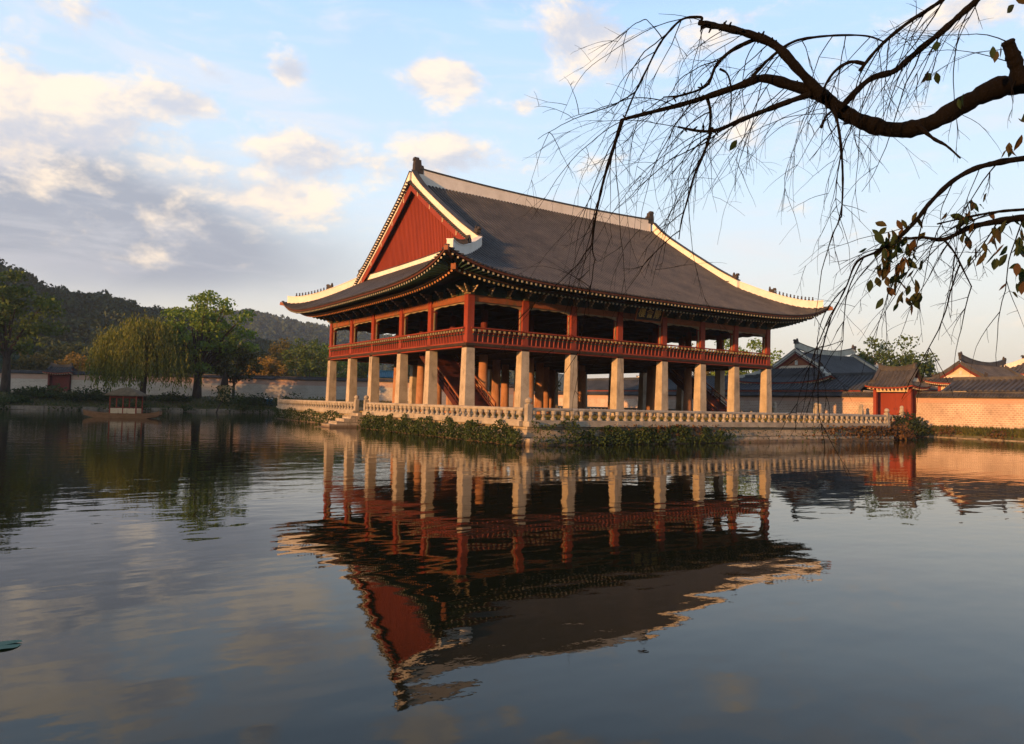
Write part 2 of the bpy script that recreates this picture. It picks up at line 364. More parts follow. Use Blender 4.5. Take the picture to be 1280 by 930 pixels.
    def leaves(s, c, size, aspect=1.0, up=.0, mi=0, fold=None):
        "one small quad per centre, turned at random"
        c = np.asarray(c, float).reshape(-1, 3); n = len(c)
        a = rng.normal(size=(n, 3)); a /= np.linalg.norm(a, axis=1)[:, None]
        b = rng.normal(size=(n, 3))
        if up: a[:, 2] *= (1-up); a /= np.linalg.norm(a, axis=1)[:, None]
        b = np.cross(a, b); b /= np.linalg.norm(b, axis=1)[:, None]
        sz = np.broadcast_to(size, (n,))[:, None]*rng.uniform(.6, 1.35, (n, 1))*.5
        a = a*sz; b = b*sz*aspect
        v = np.stack([c-a, c-b*.9, c+a, c+b*.9], 1).reshape(-1, 3)
        s.add(v, np.arange(4*n).reshape(-1, 4), mi=mi)
    def mesh(s, name, mats, off=(0, 0, 0), smooth=False):
        me = bpy.data.meshes.new(name); V = np.vstack(s.V)-np.asarray(off, float)
        Q = np.vstack(s.Q) if s.Q else np.zeros((0, 4), int); T = np.vstack(s.T) if s.T else np.zeros((0, 3), int)
        me.vertices.add(len(V)); me.vertices.foreach_set('co', V.astype(np.float32).ravel())
        me.loops.add(Q.size+T.size); me.loops.foreach_set('vertex_index', np.concatenate([Q.ravel(), T.ravel()]).astype(np.int32))
        nq, nt = len(Q), len(T); me.polygons.add(nq+nt)
        me.polygons.foreach_set('loop_start', np.concatenate([np.arange(nq)*4, nq*4+np.arange(nt)*3]).astype(np.int32))
        me.polygons.foreach_set('material_index', np.concatenate(s.qm+s.tm).astype(np.int32))
        me.polygons.foreach_set('use_smooth', np.full(nq+nt, bool(smooth)))
        for k in (mats if isinstance(mats, (list, tuple)) else [mats]): me.materials.append(MATS[k])
        me.update(calc_edges=True); return me
    def build(s, name, mats, parent=None, local=False, smooth=False, origin=None):
        "world coordinates by default; local = coordinates already relative to the parent"
        off = np.zeros(3)
        if parent is not None and not local: off = WLOC[parent.name]
        o_ = np.zeros(3) if origin is None else np.asarray(origin, float)
        me = s.mesh(name, mats, o_ if origin is not None else off, smooth)
        ob = bpy.data.objects.new(name, me); COL.objects.link(ob); ob.parent = parent
        if origin is not None: ob.location = o_-(off if not local else 0)
        WLOC[ob.name] = o_ if origin is not None else off
        return ob
BOXQ = [(0, 3, 2, 1), (4, 5, 6, 7), (0, 1, 5, 4), (1, 2, 6, 5), (2, 3, 7, 6), (3, 0, 4, 7)]
WLOC = {}
def tag(o, label=None, cat=None, group=None, kind=None):
    if label: o['label'] = label
    if cat: o['category'] = cat
    if group: o['group'] = group
    if kind: o['kind'] = kind
    return o
def thing(name, loc, label, cat, group=None, rz=0.0):
    o = bpy.data.objects.new(name, None); COL.objects.link(o); o.location = loc; o.rotation_euler = (0, 0, rz); o.empty_display_size = .3
    WLOC[o.name] = np.asarray(loc, float); return tag(o, label, cat, group)
def put(me, name, parent, loc, rot=None, scale=None):
    "another object that shares a part's mesh (location relative to the parent)"
    o = bpy.data.objects.new(name, me); COL.objects.link(o); o.parent = parent; o.location = loc
    if rot: o.rotation_euler = rot
    if scale is not None: o.scale = scale
    return o

# ------------------------------------------------------------------ the setting: ground, hills, water
PX0, PX1, PY0, PY1 = -76.0, 52.0, -45.6, 68.0          # the pond
def sstep(a, b, x):
    t = np.clip((x-a)/(b-a), 0, 1); return t*t*(3-2*t)
NEAR = np.array([(-180, 0), (-128, 0), (-112, 8.0), (-8, 9.0), (-4.27, 7.6), (-1.77, 6.9), (0, 6.05), (1, 5.5), (2.9, 5.2), (4.36, 5.4), (6.4, 4.9), (8.3, 4.5), (10.84, 4.1), (15, 3.0), (22, 1.5), (28, 0), (180, 0)])
FAR = np.array([(-180, 0), (-20, 0), (-8, 4.9), (6, 5.3), (10.84, 5.45), (13.9, 5.75), (15.86, 5.3), (18.6, 4.9), (21.2, 4.6), (23.6, 4.35), (30, 3.6), (45, 1.2), (58, 0), (180, 0)])
RN, RF = 430.0, 1150.0
def hnoise(x, y):
    return (np.sin(x*.031+y*.017+1.3)+np.sin(x*.013-y*.041+.4)+np.sin(x*.083+y*.061)*.4+np.sin(x*.11-y*.09+2)*.3)/2.7
def height(x, y):
    x = np.asarray(x, float); y = np.asarray(y, float)
    z = np.full(x.shape, .9)
    z = np.where(x > PX1, .28+.67*sstep(PX1, PX1+2.6, x), z)
    z = np.where(y > PY1, np.maximum(.5, .5+1.65*sstep(PY1+.3, PY1+7, y))*(1-sstep(PX1-2, PX1+3, x)) + sstep(PX1-2, PX1+3, x)*.95, z)
    dx, dy = x-CAM[0], y-CAM[1]; r = np.hypot(dx, dy); az = np.degrees(np.arctan2(dx, dy))
    hn = np.interp(az, NEAR[:, 0], NEAR[:, 1]); hn = RN*np.tan(np.radians(hn))+2.47*(hn > .2)
    south = sstep(-85, -42, y)
    hn = np.where((x < -200), np.minimum(hn, 57+12.5*south), hn)  # unseen western hill, height shaped so that it shades the north bank
    hn = hn*sstep(190, RN, r)*(1+.015*hnoise(x, y)*(r < RN))
    hf = np.interp(az, FAR[:, 0], FAR[:, 1]); hf = (RF*np.tan(np.radians(hf)))*sstep(520, RF, r)
    z = z+np.maximum(hn, hf)
    pond = (x > PX0) & (x < PX1) & (y > PY0) & (y < PY1)
    return np.where(pond, -1.6, z)
def axis(lo, hi, edges):
    a = [np.linspace(lo, hi, 75)]+[np.array([e-.01, e+.01, e-1.3, e+1.3, e+2.6, e-2.6, e+4.5, e-4.5, e+7, e-7]) for e in edges]
    far = np.array([650, 800, 950, 1050, 1150, 1300, 1600, 2000.])
    return np.unique(np.concatenate(a+[far, -far, np.linspace(-620, 620, 120)]))
gx, gy = axis(-120, 120, (PX0, PX1)), axis(-120, 160, (PY0, PY1))
GX, GY = np.meshgrid(gx, gy, indexing='ij'); GZ = height(GX, GY)
mb = MB(); mb.sheet(np.stack([GX, GY, GZ], -1))
fc = mb.Q[0]; cen = mb.V[0][fc].mean(1); mb.qm[0] = (np.hypot(cen[:, 0]-CAM[0], cen[:, 1]-CAM[1]) > 185).astype(int)
tag(mb.build('ground', ['soil_grass', 'hill_floor'], smooth=True), kind='structure')
mb = MB(); mb.sheet(np.array([[(PX0, PY0, 0), (PX0, PY1, 0)], [(PX1, PY0, 0), (PX1, PY1, 0)]], float))
tag(mb.build('water', 'pond_water'), kind='structure')

def forest(name, n, az0, az1, r0, r1, per, crown, leaf):
    az = np.radians(rng.uniform(az0, az1, n)); r = np.sqrt(rng.uniform(r0**2, r1**2, n))
    x = CAM[0]+r*np.sin(az); y = CAM[1]+r*np.cos(az); z = height(x, y)
    c = np.c_[x, y, z+crown*.75]; k = rng.uniform(.45, 1.0, n)+(rng.uniform(0, 1, n) < .18)*rng.uniform(.2, .9, n)
    d = rng.normal(size=(n, per, 3)); d /= np.linalg.norm(d, axis=2)[:, :, None]
    d[:, :, 2] = np.abs(d[:, :, 2])*1.25-.25
    p = c[:, None]+d*(crown*k)[:, None, None]*rng.uniform(.75, 1.05, (n, per, 1))
    b = MB(); b.leaves(p.reshape(-1, 3), leaf); return tag(b.build(name, 'leaf_hill'), kind='stuff')
forest('hill_forest', 2300, -9, 22, 205, 445, 85, 3.6, 1.55)
forest('distant_forest', 3600, -4, 34, 560, 1180, 26, 6.5, 4.6)

# stone edging of the pond banks
mb = MB()
for x0, y0, x1, y1, zt in ((PX0, PY1, PX1, PY1, .50), (PX0, PY0, PX0, PY1, .95), (PX0, PY0, PX1, PY0, .92), (PX1, PY0, PX1, PY1, .12)):
    d = np.array([x1-x0, y1-y0]); L = np.hypot(*d); n = int(L/2.1); d = d/L; nn = np.array([d[1], -d[0]]) if y0 != y1 else np.array([0, 1 if y0 < 0 else -1.])
    if x0 == x1: nn = np.array([1.0 if x0 < 0 else -1.0, 0])
    for i in range(n):
        s0 = i*L/n; ln = L/n; hz = rnd.uniform(.55, 1.0)*(zt+.25); off = rnd.uniform(-.12, .22)
        c = np.array([x0, y0])+d*(s0+ln/2)+nn*off
        rz = math.atan2(d[1], d[0])
        mb.box((c[0], c[1], zt-hz/2-rnd.uniform(.02, .22)*(zt+.2)), (ln*rnd.uniform(.93, 1.06), .6, hz), rz+rnd.gauss(0, .05), taper=rnd.uniform(.82, .95))
o = mb.build('bank_stones', 'rubble'); tag(o, kind='structure')

# ------------------------------------------------------------------ tiled roofs
def tile_ribs(mb, paths, rad, mi=0, cap=True):
    "rows of convex tiles: each path is a list of points running down the slope"
    for p in paths:
        p = np.asarray(p, float); d = p[-1]-p[0]; d[2] = 0; d /= np.linalg.norm(d)+1e-9
        s_ = np.array([d[1], -d[0], 0]); m_ = len(p)
        prof = [(-1, -.1), (-.62, .72), (.62, .72), (1, -.1)]
        v = np.stack([p+s_*a*rad+np.array([0, 0, b*rad]) for a, b in prof], 1).reshape(-1, 3)
        q = [(i*4+j, i*4+j+1, i*4+5+j, i*4+4+j) for i in range(m_-1) for j in range(3)]
        if cap: q += [((m_-1)*4, (m_-1)*4+1, (m_-1)*4+2, (m_-1)*4+3), (0, 1, 2, 3)]
        mb.add(v, q, mi=mi)

class PalRoof:
    "hip-and-gable tiled roof with curved eaves; local frame centred under the ridge, ridge along X"
    def __init__(s, a, b, ze, zr, c, lift, ls, gv, g):
        s.a, s.b, s.ze, s.zr, s.c, s.lift, s.ls, s.gv, s.g = a, b, ze, zr, c, lift, ls, gv, g
    def prof(s, e):
        q = np.clip(np.asarray(e, float)/s.b, 0, 1.2); return s.ze+(s.zr-s.ze)*((1-s.c)*q+s.c*q*q)
    def L(s, along, e): return s.lift*np.exp(-np.maximum(along, 0)/s.ls)*np.clip(1-np.asarray(e)/(s.b*.42), 0, 1)**2
    def front(s, x, e): return s.prof(e)+s.L(s.a-np.abs(x), e)
    def hip(s, y, e): return s.prof(e)+s.L(s.b-np.abs(y), e)
    def sheets(s, mb, nu=60, nv=18, mi=0):
        es = np.linspace(0, s.b, nv); es = np.unique(np.append(es, s.a-s.gv))
        for sg in (1, -1):
            g = []
            for u in np.linspace(-1, 1, nu):
                xm = np.where(es <= s.a-s.gv+1e-9, s.a-es, s.gv)
                x = u*xm; g.append(np.c_[x, sg*(s.b-es), s.front(x, es)])
            mb.sheet(np.array(g), mi)
            eh = np.linspace(0, s.a-s.g, 10); g = []
            for u in np.linspace(-1, 1, nu):
                y = u*(s.b-eh); g.append(np.c_[sg*(s.a-eh), y, s.hip(y, eh)])
            mb.sheet(np.array(g), mi)
    def ribs(s, mb, step, rad, mi=0, seg=12):
        P = []
        n = int(2*s.a/step)
        for i in range(n+1):
            x = -s.a+.12+(2*s.a-.24)*i/n; em = s.b if abs(x) < s.gv else s.a-abs(x)
            es = np.linspace(em, -.06, max(2, int(seg*em/s.b)+2))
            for sg in (1, -1): P.append(np.c_[np.full(len(es), x), sg*(s.b-es), s.front(x, np.maximum(es, 0))+.01])
        n = int(2*s.b/step)
        for i in range(n+1):
            y = -s.b+.12+(2*s.b-.24)*i/n; em = min(s.b-abs(y), s.a-s.g-.1)
            es = np.linspace(em, -.06, max(2, int(seg*em/s.b)+3))
            for sg in (1, -1): P.append(np.c_[sg*(s.a-es), np.full(len(es), y), s.hip(y, np.maximum(es, 0))+.01])
        tile_ribs(mb, P, rad, mi)
    def eave_line(s, side, inset, drop, n=70, e=None):
        "points along an eave: side 0 front(-y) 1 right(+x) 2 back 3 left(-x)"
        u = np.linspace(-1, 1, n)
        if side in (0, 2):
            sg = -1 if side == 0 else 1; x = u*(s.a-inset); z = s.ze+s.L(s.a-np.abs(x)-inset*.0, 0)+drop
            return np.c_[x, np.full(n, sg*(s.b-inset)), z]
        sg = 1 if side == 1 else -1; y = u*(s.b-inset); z = s.ze+s.L(s.b-np.abs(y), 0)+drop
        return np.c_[np.full(n, sg*(s.a-inset)), y, z]

def finial(mb, c, h, w, dx):
    "dragon-head ridge end: stepped block with a hooked snout; dx = +1/-1 way it faces along X"
    c = np.asarray(c, float)
    mb.box(c+(0, 0, h*.28), (w*1.25, w*.8, h*.56), taper=.92)
    mb.box(c+(dx*w*.12, 0, h*.72), (w*.95, w*.75, h*.36), taper=.85)
    mb.box(c+(dx*w*.30, 0, h*.95), (w*.75, w*.62, h*.18), taper=.8)
    mb.box(c+(-dx*w*.62, 0, h*.42), (w*.4, w*.55, h*.3), taper=.6)
def ridge_head(mb, c, h, rz):
    c = np.asarray(c, float); f_ = np.array([math.cos(rz), math.sin(rz), 0])
    mb.box(c+(0, 0, h*.3), (h*.95, h*.55, h*.6), rz, taper=.85)
    mb.box(c+f_*h*.42+(0, 0, h*.62), (h*.6, h*.42, h*.34), rz, taper=.7)
    mb.box(c-f_*h*.30+(0, 0, h*.78), (h*.34, h*.4, h*.5), rz, taper=.5)
def figurine_mesh(h):
    b = MB(); b.lathe([(h*.24, 0), (h*.26, h*.12), (h*.20, h*.35), (h*.17, h*.55), (h*.10, h*.62), (h*.15, h*.74), (h*.13, h*.92), (.02*h, h)], n=7)
    b.box((h*.16, 0, h*.76), (h*.2, h*.12, h*.12)); b.box((h*.15, 0, h*.22), (h*.16, h*.36, h*.3), taper=.7)
    return b.mesh('roof_figurine', 'ornament')

# ------------------------------------------------------------------ the pavilion
XS = [0, 4.88, 9.62, 14.62, 19.86, 24.79, 29.46, 34.3]
YS = [0, 5.8, 11.2, 17.3, 22.7, 28.5]
CX, CY, ZF = 17.15, 14.25, 1.40
ZC = 6.41                                               # top of the stone pillars
pav = thing('pavilion', (CX, CY, ZF), 'large two storey red timber pavilion on tapered stone pillars with a sweeping tiled roof', 'pavilion')
# stone pillars: square ones round the edge, round ones inside; one mesh each kind, copied
H = ZC-ZF
mb = MB(); mb.box((0, 0, .11), (1.02, 1.02, .22)); mb.box((0, 0, .22+(H-.22)/2), (.86, .86, H-.22), taper=.80)
sq = mb.mesh('square_pillar', 'pillar_stone')
mb = MB(); mb.lathe([(.56, 0), (.56, .20), (.46, .22), (.36, H)], n=20); rd = mb.mesh('round_pillar', 'warm_pillar', smooth=True)
for i, x in enumerate(XS):
    for j, y in enumerate(YS):
        edge = i in (0, 7) or j in (0, 5)
        put(sq if edge else rd, 'square_pillar' if edge else 'round_pillar', pav, (x-CX, y-CY, 0))
# upper floor: slab, joists, edge beams
mb = MB(); mb.box((CX, CY, 6.66), (35.2, 29.4, .20))
for x in XS: mb.box((x, CY, 6.49), (.34, 29.0, .15))
for y in np.arange(.9, 28, 1.42): mb.box((CX, y, 6.52), (34.6, .16, .075))
mb.build('upper_floor', 'dark_timber', pav)
# timber posts of the upper storey
ZL0, ZL1 = 9.87, 10.34
mb = MB(); mb.box((0, 0, (ZL1-ZC)/2+.02), (.56, .56, ZL1-ZC-.04)); pm = mb.mesh('post', 'red_paint')
mb = MB(); mb.lathe([(.31, 0), (.30, 4.2)], n=14); rm = mb.mesh('round_post', 'dark_red')
mb = MB(); mb.box((0, 0, .075), (.66, .66, .13)); bm_ = mb.mesh('post_block', 'dark_timber')
for i, x in enumerate(XS):
    for j, y in enumerate(YS):
        if i in (0, 7) or j in (0, 5):
            put(pm, 'post', pav, (x-CX, y-CY, ZC-ZF+.0)); put(bm_, 'post_block', pav, (x-CX, y-CY, ZC-ZF+.003))
        elif i in (1, 6) or j in (1, 4): put(rm, 'round_post', pav, (x-CX, y-CY, 6.76-ZF))
# railings: one part per bay, its balusters as sub-parts while there are under a hundred of them
mb = MB(); mb.tube([(0, 0, 0), (.02, 0, .35), (.05, 0, .62), (.16, 0, .86), (.22, 0, .98)], [.055, .05, .045, .045, .05], 6)
mb.box((.20, 0, .90), (.17, .15, .17), mi=1); mb.box((.07, 0, .62), (.10, .14, .10), mi=2); balm = mb.mesh('baluster', ['red_paint', 'knob_paint', 'dancheong_green'])
mb = MB(); mb.box((.23, 0, 1.03), (.15, .12, .085)); railknob = mb.mesh('cushion', 'cream_trim')
ZR = 6.80; nb = 0
def railing(p0, p1, nrm):
    global nb
    p0, p1, nrm = [np.asarray(k, float) for k in (p0, p1, nrm)]
    ln = np.linalg.norm(p1-p0); d = (p1-p0)/ln; rz = math.atan2(d[1], d[0])
    b = MB(); mid = (p0+p1)/2+nrm*.18
    b.box((*mid, 6.62), (ln-.0, .30, .34), rz); b.box((*(mid+nrm*.02), 6.84), (ln, .16, .10), rz, mi=0)
    b.box((*(mid-nrm*.02), 7.24), (ln, .045, .78), rz, mi=1); b.box((*(mid+nrm*.03), 7.66), (ln, .11, .07), rz)
    b.tube([(*(p0+nrm*.42), 7.88), (*(p1+nrm*.42), 7.88)], .065, 8)
    o = b.build('railing', ['red_paint', 'dark_red'], pav)
    n = max(4, round(ln/.43))
    extra = MB()
    for k in range(n):
        c = p0+d*(ln*(k+.5)/n)+nrm*.20
        az = math.atan2(nrm[1], nrm[0])
        if nb < 100:
            put(balm, 'baluster', o, (c[0]-CX, c[1]-CY, ZR-ZF), (0, 0, az)); nb += 1
        else:
            R = Matrix.Rotation(az, 3, 'Z')
            for me in (balm,):
                v = np.array([tuple(R @ Vector(q.co)) for q in me.vertices])+(c[0], c[1], ZR)
                fq = [tuple(f_.vertices) for f_ in me.polygons]
                extra.add(v); base_ = extra.n-len(v)
                for pg in me.polygons:
                    fv = np.array([tuple(pg.vertices)])+base_; mi_ = np.full(1, pg.material_index)
                    if len(pg.vertices) == 4: extra.Q.append(fv); extra.qm.append(mi_)
                    else: extra.T.append(fv); extra.tm.append(mi_)
    if extra.n: tag(extra.build('balusters', ['red_paint', 'knob_paint', 'dancheong_green'], o), kind='stuff')
for i in range(7): railing((XS[i], 0), (XS[i+1], 0), (0, -1))
for j in range(5): railing((0, YS[j]), (0, YS[j+1]), (-1, 0))
for i in range(7): railing((XS[i], 28.5), (XS[i+1], 28.5), (0, 1))
for j in range(5): railing((34.3, YS[j]), (34.3, YS[j+1]), (1, 0))
# lintels with carved frames in each opening
def opening(p0, p1, nrm):
    p0, p1, nrm = [np.asarray(k, float) for k in (p0, p1, nrm)]
    ln = np.linalg.norm(p1-p0); d = (p1-p0)/ln; rz = math.atan2(d[1], d[0]); mid = (p0+p1)/2
    b = MB(); b.box((*mid, (ZL0+ZL1)/2), (ln-.56, .36, ZL1-ZL0), rz); b.build('lintel', 'lintel_paint', pav)
    b = MB(); c0 = p0+d*.29; w = ln-.58
    us = np.linspace(0, 1, 41); drop = .06+.07*np.abs(np.sin(us*PI*4))**1.5+.26*np.exp(-np.minimum(us, 1-us)*w/.28)
    for s_, (q0, q1) in enumerate(zip(us[:-1], us[1:])):
        dd = (drop[s_]+drop[s_+1])/2; c = c0+d*(w*(q0+q1)/2)
        b.box((*c, ZL0-dd/2), (w/40+.004, .10, dd), rz)
    for e in (.043, w-.043): b.box((*(c0+d*e), (7.4+ZL0-.5)/2+.05), (.085, .10, ZL0-.5-7.4+.1), rz)
    b.build('carved_frame', 'frame_paint', pav)
for i in range(7):
    opening((XS[i], 0), (XS[i+1], 0), (0, -1)); opening((XS[i], 28.5), (XS[i+1], 28.5), (0, 1))
for j in range(5):
    opening((0, YS[j]), (0, YS[j+1]), (-1, 0)); opening((34.3, YS[j]), (34.3, YS[j+1]), (1, 0))
# brackets over the posts and half way along the bays
def bracket_mesh(big):
    b = MB()
    b.box((0, 0, .06), (.55, .40, .12)); k = 1.0 if big else .7
    for t_, (ln, z) in enumerate(((.55, .18), (.80, .34), (1.05, .50))):
        b.box((ln*k*.35, 0, z), (ln*k, .15, .13), mi=0)
        b.tube([(ln*k*.82, 0, z), (ln*k*.95, 0, z+.03), (ln*k*1.05, 0, z+.11)], [.075, .06, .02], 5, mi=1)
        b.box((0, 0, z+.0), (.14, .6+.25*t_, .12), mi=2)
    b.box((0, 0, .66), (.5, .5, .18), mi=2); return b.mesh('bracket', ['bracket_paint', 'cream_trim', 'dancheong_green'])
bk, bks = bracket_mesh(True), bracket_mesh(False)
for i, x in enumerate(XS):
    put(bk, 'bracket', pav, (x-CX, -CY-.1, ZL1-ZF), (0, 0, -PI/2)); put(bk, 'bracket', pav, (x-CX, 28.5-CY+.1, ZL1-ZF), (0, 0, PI/2))
    if i < 7:
        n = 2
        for k in range(1, n+1 if i != 3 else 1): put(bks, 'bracket', pav, (x+(XS[i+1]-x)*k/(n+1)-CX, -CY-.1, ZL1-ZF), (0, 0, -PI/2))
for j, y in enumerate(YS):
    put(bk, 'bracket', pav, (-CX-.1, y-CY, ZL1-ZF), (0, 0, PI)); put(bk, 'bracket', pav, (34.3-CX+.1, y-CY, ZL1-ZF), (0, 0, 0))
    if j < 5:
        for k in (1, 2): put(bks, 'bracket', pav, (-CX-.1, y+(YS[j+1]-y)*k/3-CY, ZL1-ZF), (0, 0, PI))
put(bk, 'bracket', pav, (-CX-.1, -CY-.1, ZL1-ZF), (0, 0, -PI*.75), (1.3, 1.0, 1.0))
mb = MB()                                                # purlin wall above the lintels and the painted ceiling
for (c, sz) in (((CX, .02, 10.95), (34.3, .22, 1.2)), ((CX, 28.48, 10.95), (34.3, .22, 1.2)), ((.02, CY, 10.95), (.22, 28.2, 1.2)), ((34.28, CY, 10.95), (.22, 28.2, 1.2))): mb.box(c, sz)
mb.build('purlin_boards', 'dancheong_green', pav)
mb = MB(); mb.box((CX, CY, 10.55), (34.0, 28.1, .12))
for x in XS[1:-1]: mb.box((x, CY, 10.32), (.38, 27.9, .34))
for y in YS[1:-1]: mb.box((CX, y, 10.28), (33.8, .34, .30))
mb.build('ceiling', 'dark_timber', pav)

# the roof
RF_ = PalRoof(a=21.45, b=18.45, ze=11.06, zr=22.55, c=.14, lift=1.70, ls=3.1, gv=15.60, g=14.75)
roof_off = np.array([CX, CY, 0])
def rb(mb_, name, mats, parent, smooth=False):
    mb_.V = [v+roof_off for v in mb_.V]; return mb_.build(name, mats, parent, smooth=smooth)
mb = MB(); RF_.sheets(mb); RF_.ribs(mb, .365, .118)
# verge tiles poking out over the gables
for sx in (1, -1):
    for sg in (1, -1):
        for e in np.arange(RF_.a-RF_.gv+.1, RF_.b-.1, .30):
            z = float(RF_.prof(e)); y = sg*(RF_.b-e)
            mb.tube([(sx*(RF_.gv-.55), y, z+.05), (sx*(RF_.gv+.20), y, z-.01)], .085, 6)
roof = rb(mb, 'roof', 'roof_tile', pav)
# eave boards, soffit
mb = MB()
for side in range(4): mb.wallstrip(RF_.eave_line(side, .10, 0), .10, -.17, -.015)
rb(mb, 'eave_board', 'eave_brown', pav)
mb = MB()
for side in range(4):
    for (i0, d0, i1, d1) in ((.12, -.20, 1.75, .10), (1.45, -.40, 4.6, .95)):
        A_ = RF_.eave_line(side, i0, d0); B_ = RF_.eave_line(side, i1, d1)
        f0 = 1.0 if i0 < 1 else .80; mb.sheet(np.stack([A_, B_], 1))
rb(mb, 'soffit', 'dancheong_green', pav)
mb = MB()
for side in range(4): mb.wallstrip(RF_.eave_line(side, 1.36, -.30), .12, -.14, .0)
rb(mb, 'rafter_board', 'dark_timber', pav)
# rafters: a hundred as parts (front and west eaves near the corner), the rest as one
def unit_rafter(kind):
    b = MB()
    if kind == 'flying_rafter':
        b.box((.5, 0, 0), (1, .13, .15)); b.box((-.012, 0, 0), (.024, .115, .135), mi=1)
    else:
        b.tube([(0, 0, 0), (1, 0, 0)], .095, 8); b.tube([(-.01, 0, 0), (.001, 0, 0)], .085, 8, mi=1)
    return b
def rafters(kind, inset, drop, inner_in, inner_drop, step):
    pales = {}
    for warm in (0, 1): pales[warm] = unit_rafter(kind).mesh(kind, ['dancheong_green', 'rafter_end_sunlit' if warm else 'rafter_end_pale'])
    todo = []
    for side in range(4):
        half = RF_.a if side in (0, 2) else RF_.b
        n = int(2*(half-inset)/step); line = RF_.eave_line(side, inset, drop, n+1)
        ax = 0 if side in (0, 2) else 1
        for k, p in enumerate(line):
            q = p.copy(); lim = half-inner_in; q[ax] = np.clip(q[ax], -lim, lim)
            other = 1-ax; hw = (RF_.b if ax == 0 else RF_.a)-inner_in; q[other] = math.copysign(hw, p[other])
            fan = abs(p[ax])-abs(q[ax])
            q[2] = RF_.ze+inner_drop+.55*(p[2]-RF_.ze-drop)
            todo.append((p, q, side))
    key = lambda t: np.hypot(t[0][0]+RF_.a+6, t[0][1]+RF_.b+12)
    todo.sort(key=key)
    rest = MB()
    for k, (p, q, side) in enumerate(todo):
        d = q-p; ln = np.linalg.norm(d); rot = Vector(d).to_track_quat('X', 'Z').to_euler()
        w = 1 if (side == 3 and kind == 'rafter') else 0  # west rafter ends take the copy with sunlight painted in
        if k < 100:
            put(pales[w], kind, pav, (p[0], p[1], p[2]-ZF), rot, (ln, 1, 1))
        else:
            u = unit_rafter(kind); R = np.array(rot.to_matrix())
            for v, qq in zip(u.V, range(len(u.V))): pass
            base = rest.n
            V = np.vstack(u.V)*np.array([ln, 1, 1]); V = V@R.T+p
            rest.V.append(V); rest.n += len(V)
            for a_, m_ in zip(u.Q, u.qm): rest.Q.append(a_+base); rest.qm.append(m_+(m_ == 1)*w)
            for a_, m_ in zip(u.T, u.tm): rest.T.append(a_+base); rest.tm.append(m_+(m_ == 1)*w)
    tag(rb(rest, kind+'s', ['dancheong_green', 'rafter_end_pale', 'rafter_end_sunlit'], pav), kind='stuff')
rafters('flying_rafter', .16, -.28, 1.9, .02, .40)
rafters('rafter', 1.45, -.55, 4.7, .82, .40)
mb = MB()                                                # corner rafters
for sx in (1, -1):
    for sy in (1, -1):
        for i0, z0, i1, z1, w in ((-.12, RF_.ze+RF_.lift-.24, 3.2, RF_.ze+.75, .28), (1.2, RF_.ze+RF_.lift*.52-.30, 4.9, RF_.ze+.9, .34)):
            mb.beam((sx*(RF_.a-i0), sy*(RF_.b-i0), z0), (sx*(RF_.a-i1), sy*(RF_.b-i1), z1), w, w*1.2)
rb(mb, 'corner_rafters', 'lintel_paint', pav)
# gables
for sx in (-1, 1):
    es = np.linspace(RF_.a-RF_.g, RF_.b, 16); ys = RF_.b-es; b = MB(); z0 = float(RF_.prof(RF_.a-RF_.g))-.3
    top = RF_.prof(es)-.12
    for sg in (1, -1):
        b.sheet(np.stack([np.c_[np.full(16, sx*RF_.g), sg*ys, np.full(16, z0)], np.c_[np.full(16, sx*RF_.g), sg*ys, top]], 1))
    for y in np.arange(-11.5, 11.6, .285):
        zt = float(RF_.prof(RF_.b-abs(y)))-.15
        if zt > z0+.3: b.box((sx*(RF_.g+.03), y, (z0+zt)/2), (.06, .085, zt-z0))
    o = rb(b, 'gable_wall', 'gable_red', pav)
    b = MB()                                            # barge boards
    for sg in (1, -1):
        es = np.linspace(RF_.a-RF_.gv-.1, RF_.b-.0, 18); pts = np.c_[np.full(18, sx*(RF_.gv-.22)), sg*(RF_.b-es), RF_.prof(es)]
        g0 = np.stack([pts+(0, 0, -.85), pts+(0, 0, -.12)], 1); b.sheet(g0); b.sheet(g0+np.array([-sx*.1, 0, 0]))
        b.sheet(np.stack([g0[:, 0], g0[:, 0]-np.array([sx*.1, 0, 0])], 1))
        for e in np.linspace(7.2, 17, 5):               # iron ornaments on the barge boards
            z = float(RF_.prof(e)); b.box((sx*(RF_.gv-.19), sg*(RF_.b-e), z-.48), (.05, .10, .40), mi=1)
    rb(b, 'barge_board', ['gable_red', 'cream_trim'], pav)
    b = MB(); eb = RF_.a-RF_.g-.12                       # white strip where the lower roof meets the gable
    yy = np.linspace(-(RF_.b-eb)+.6, RF_.b-eb-.6, 30); pts = np.c_[np.full(30, sx*(RF_.g+.16)), yy, np.full(30, float(RF_.prof(eb)))+.16*(np.abs(yy)/12)**2]
    b.wallstrip(pts, .30, -.1, .36, cap=1, capw=1.2, caph=.09); rb(b, 'gable_foot', ['plaster', 'roof_tile'], pav)
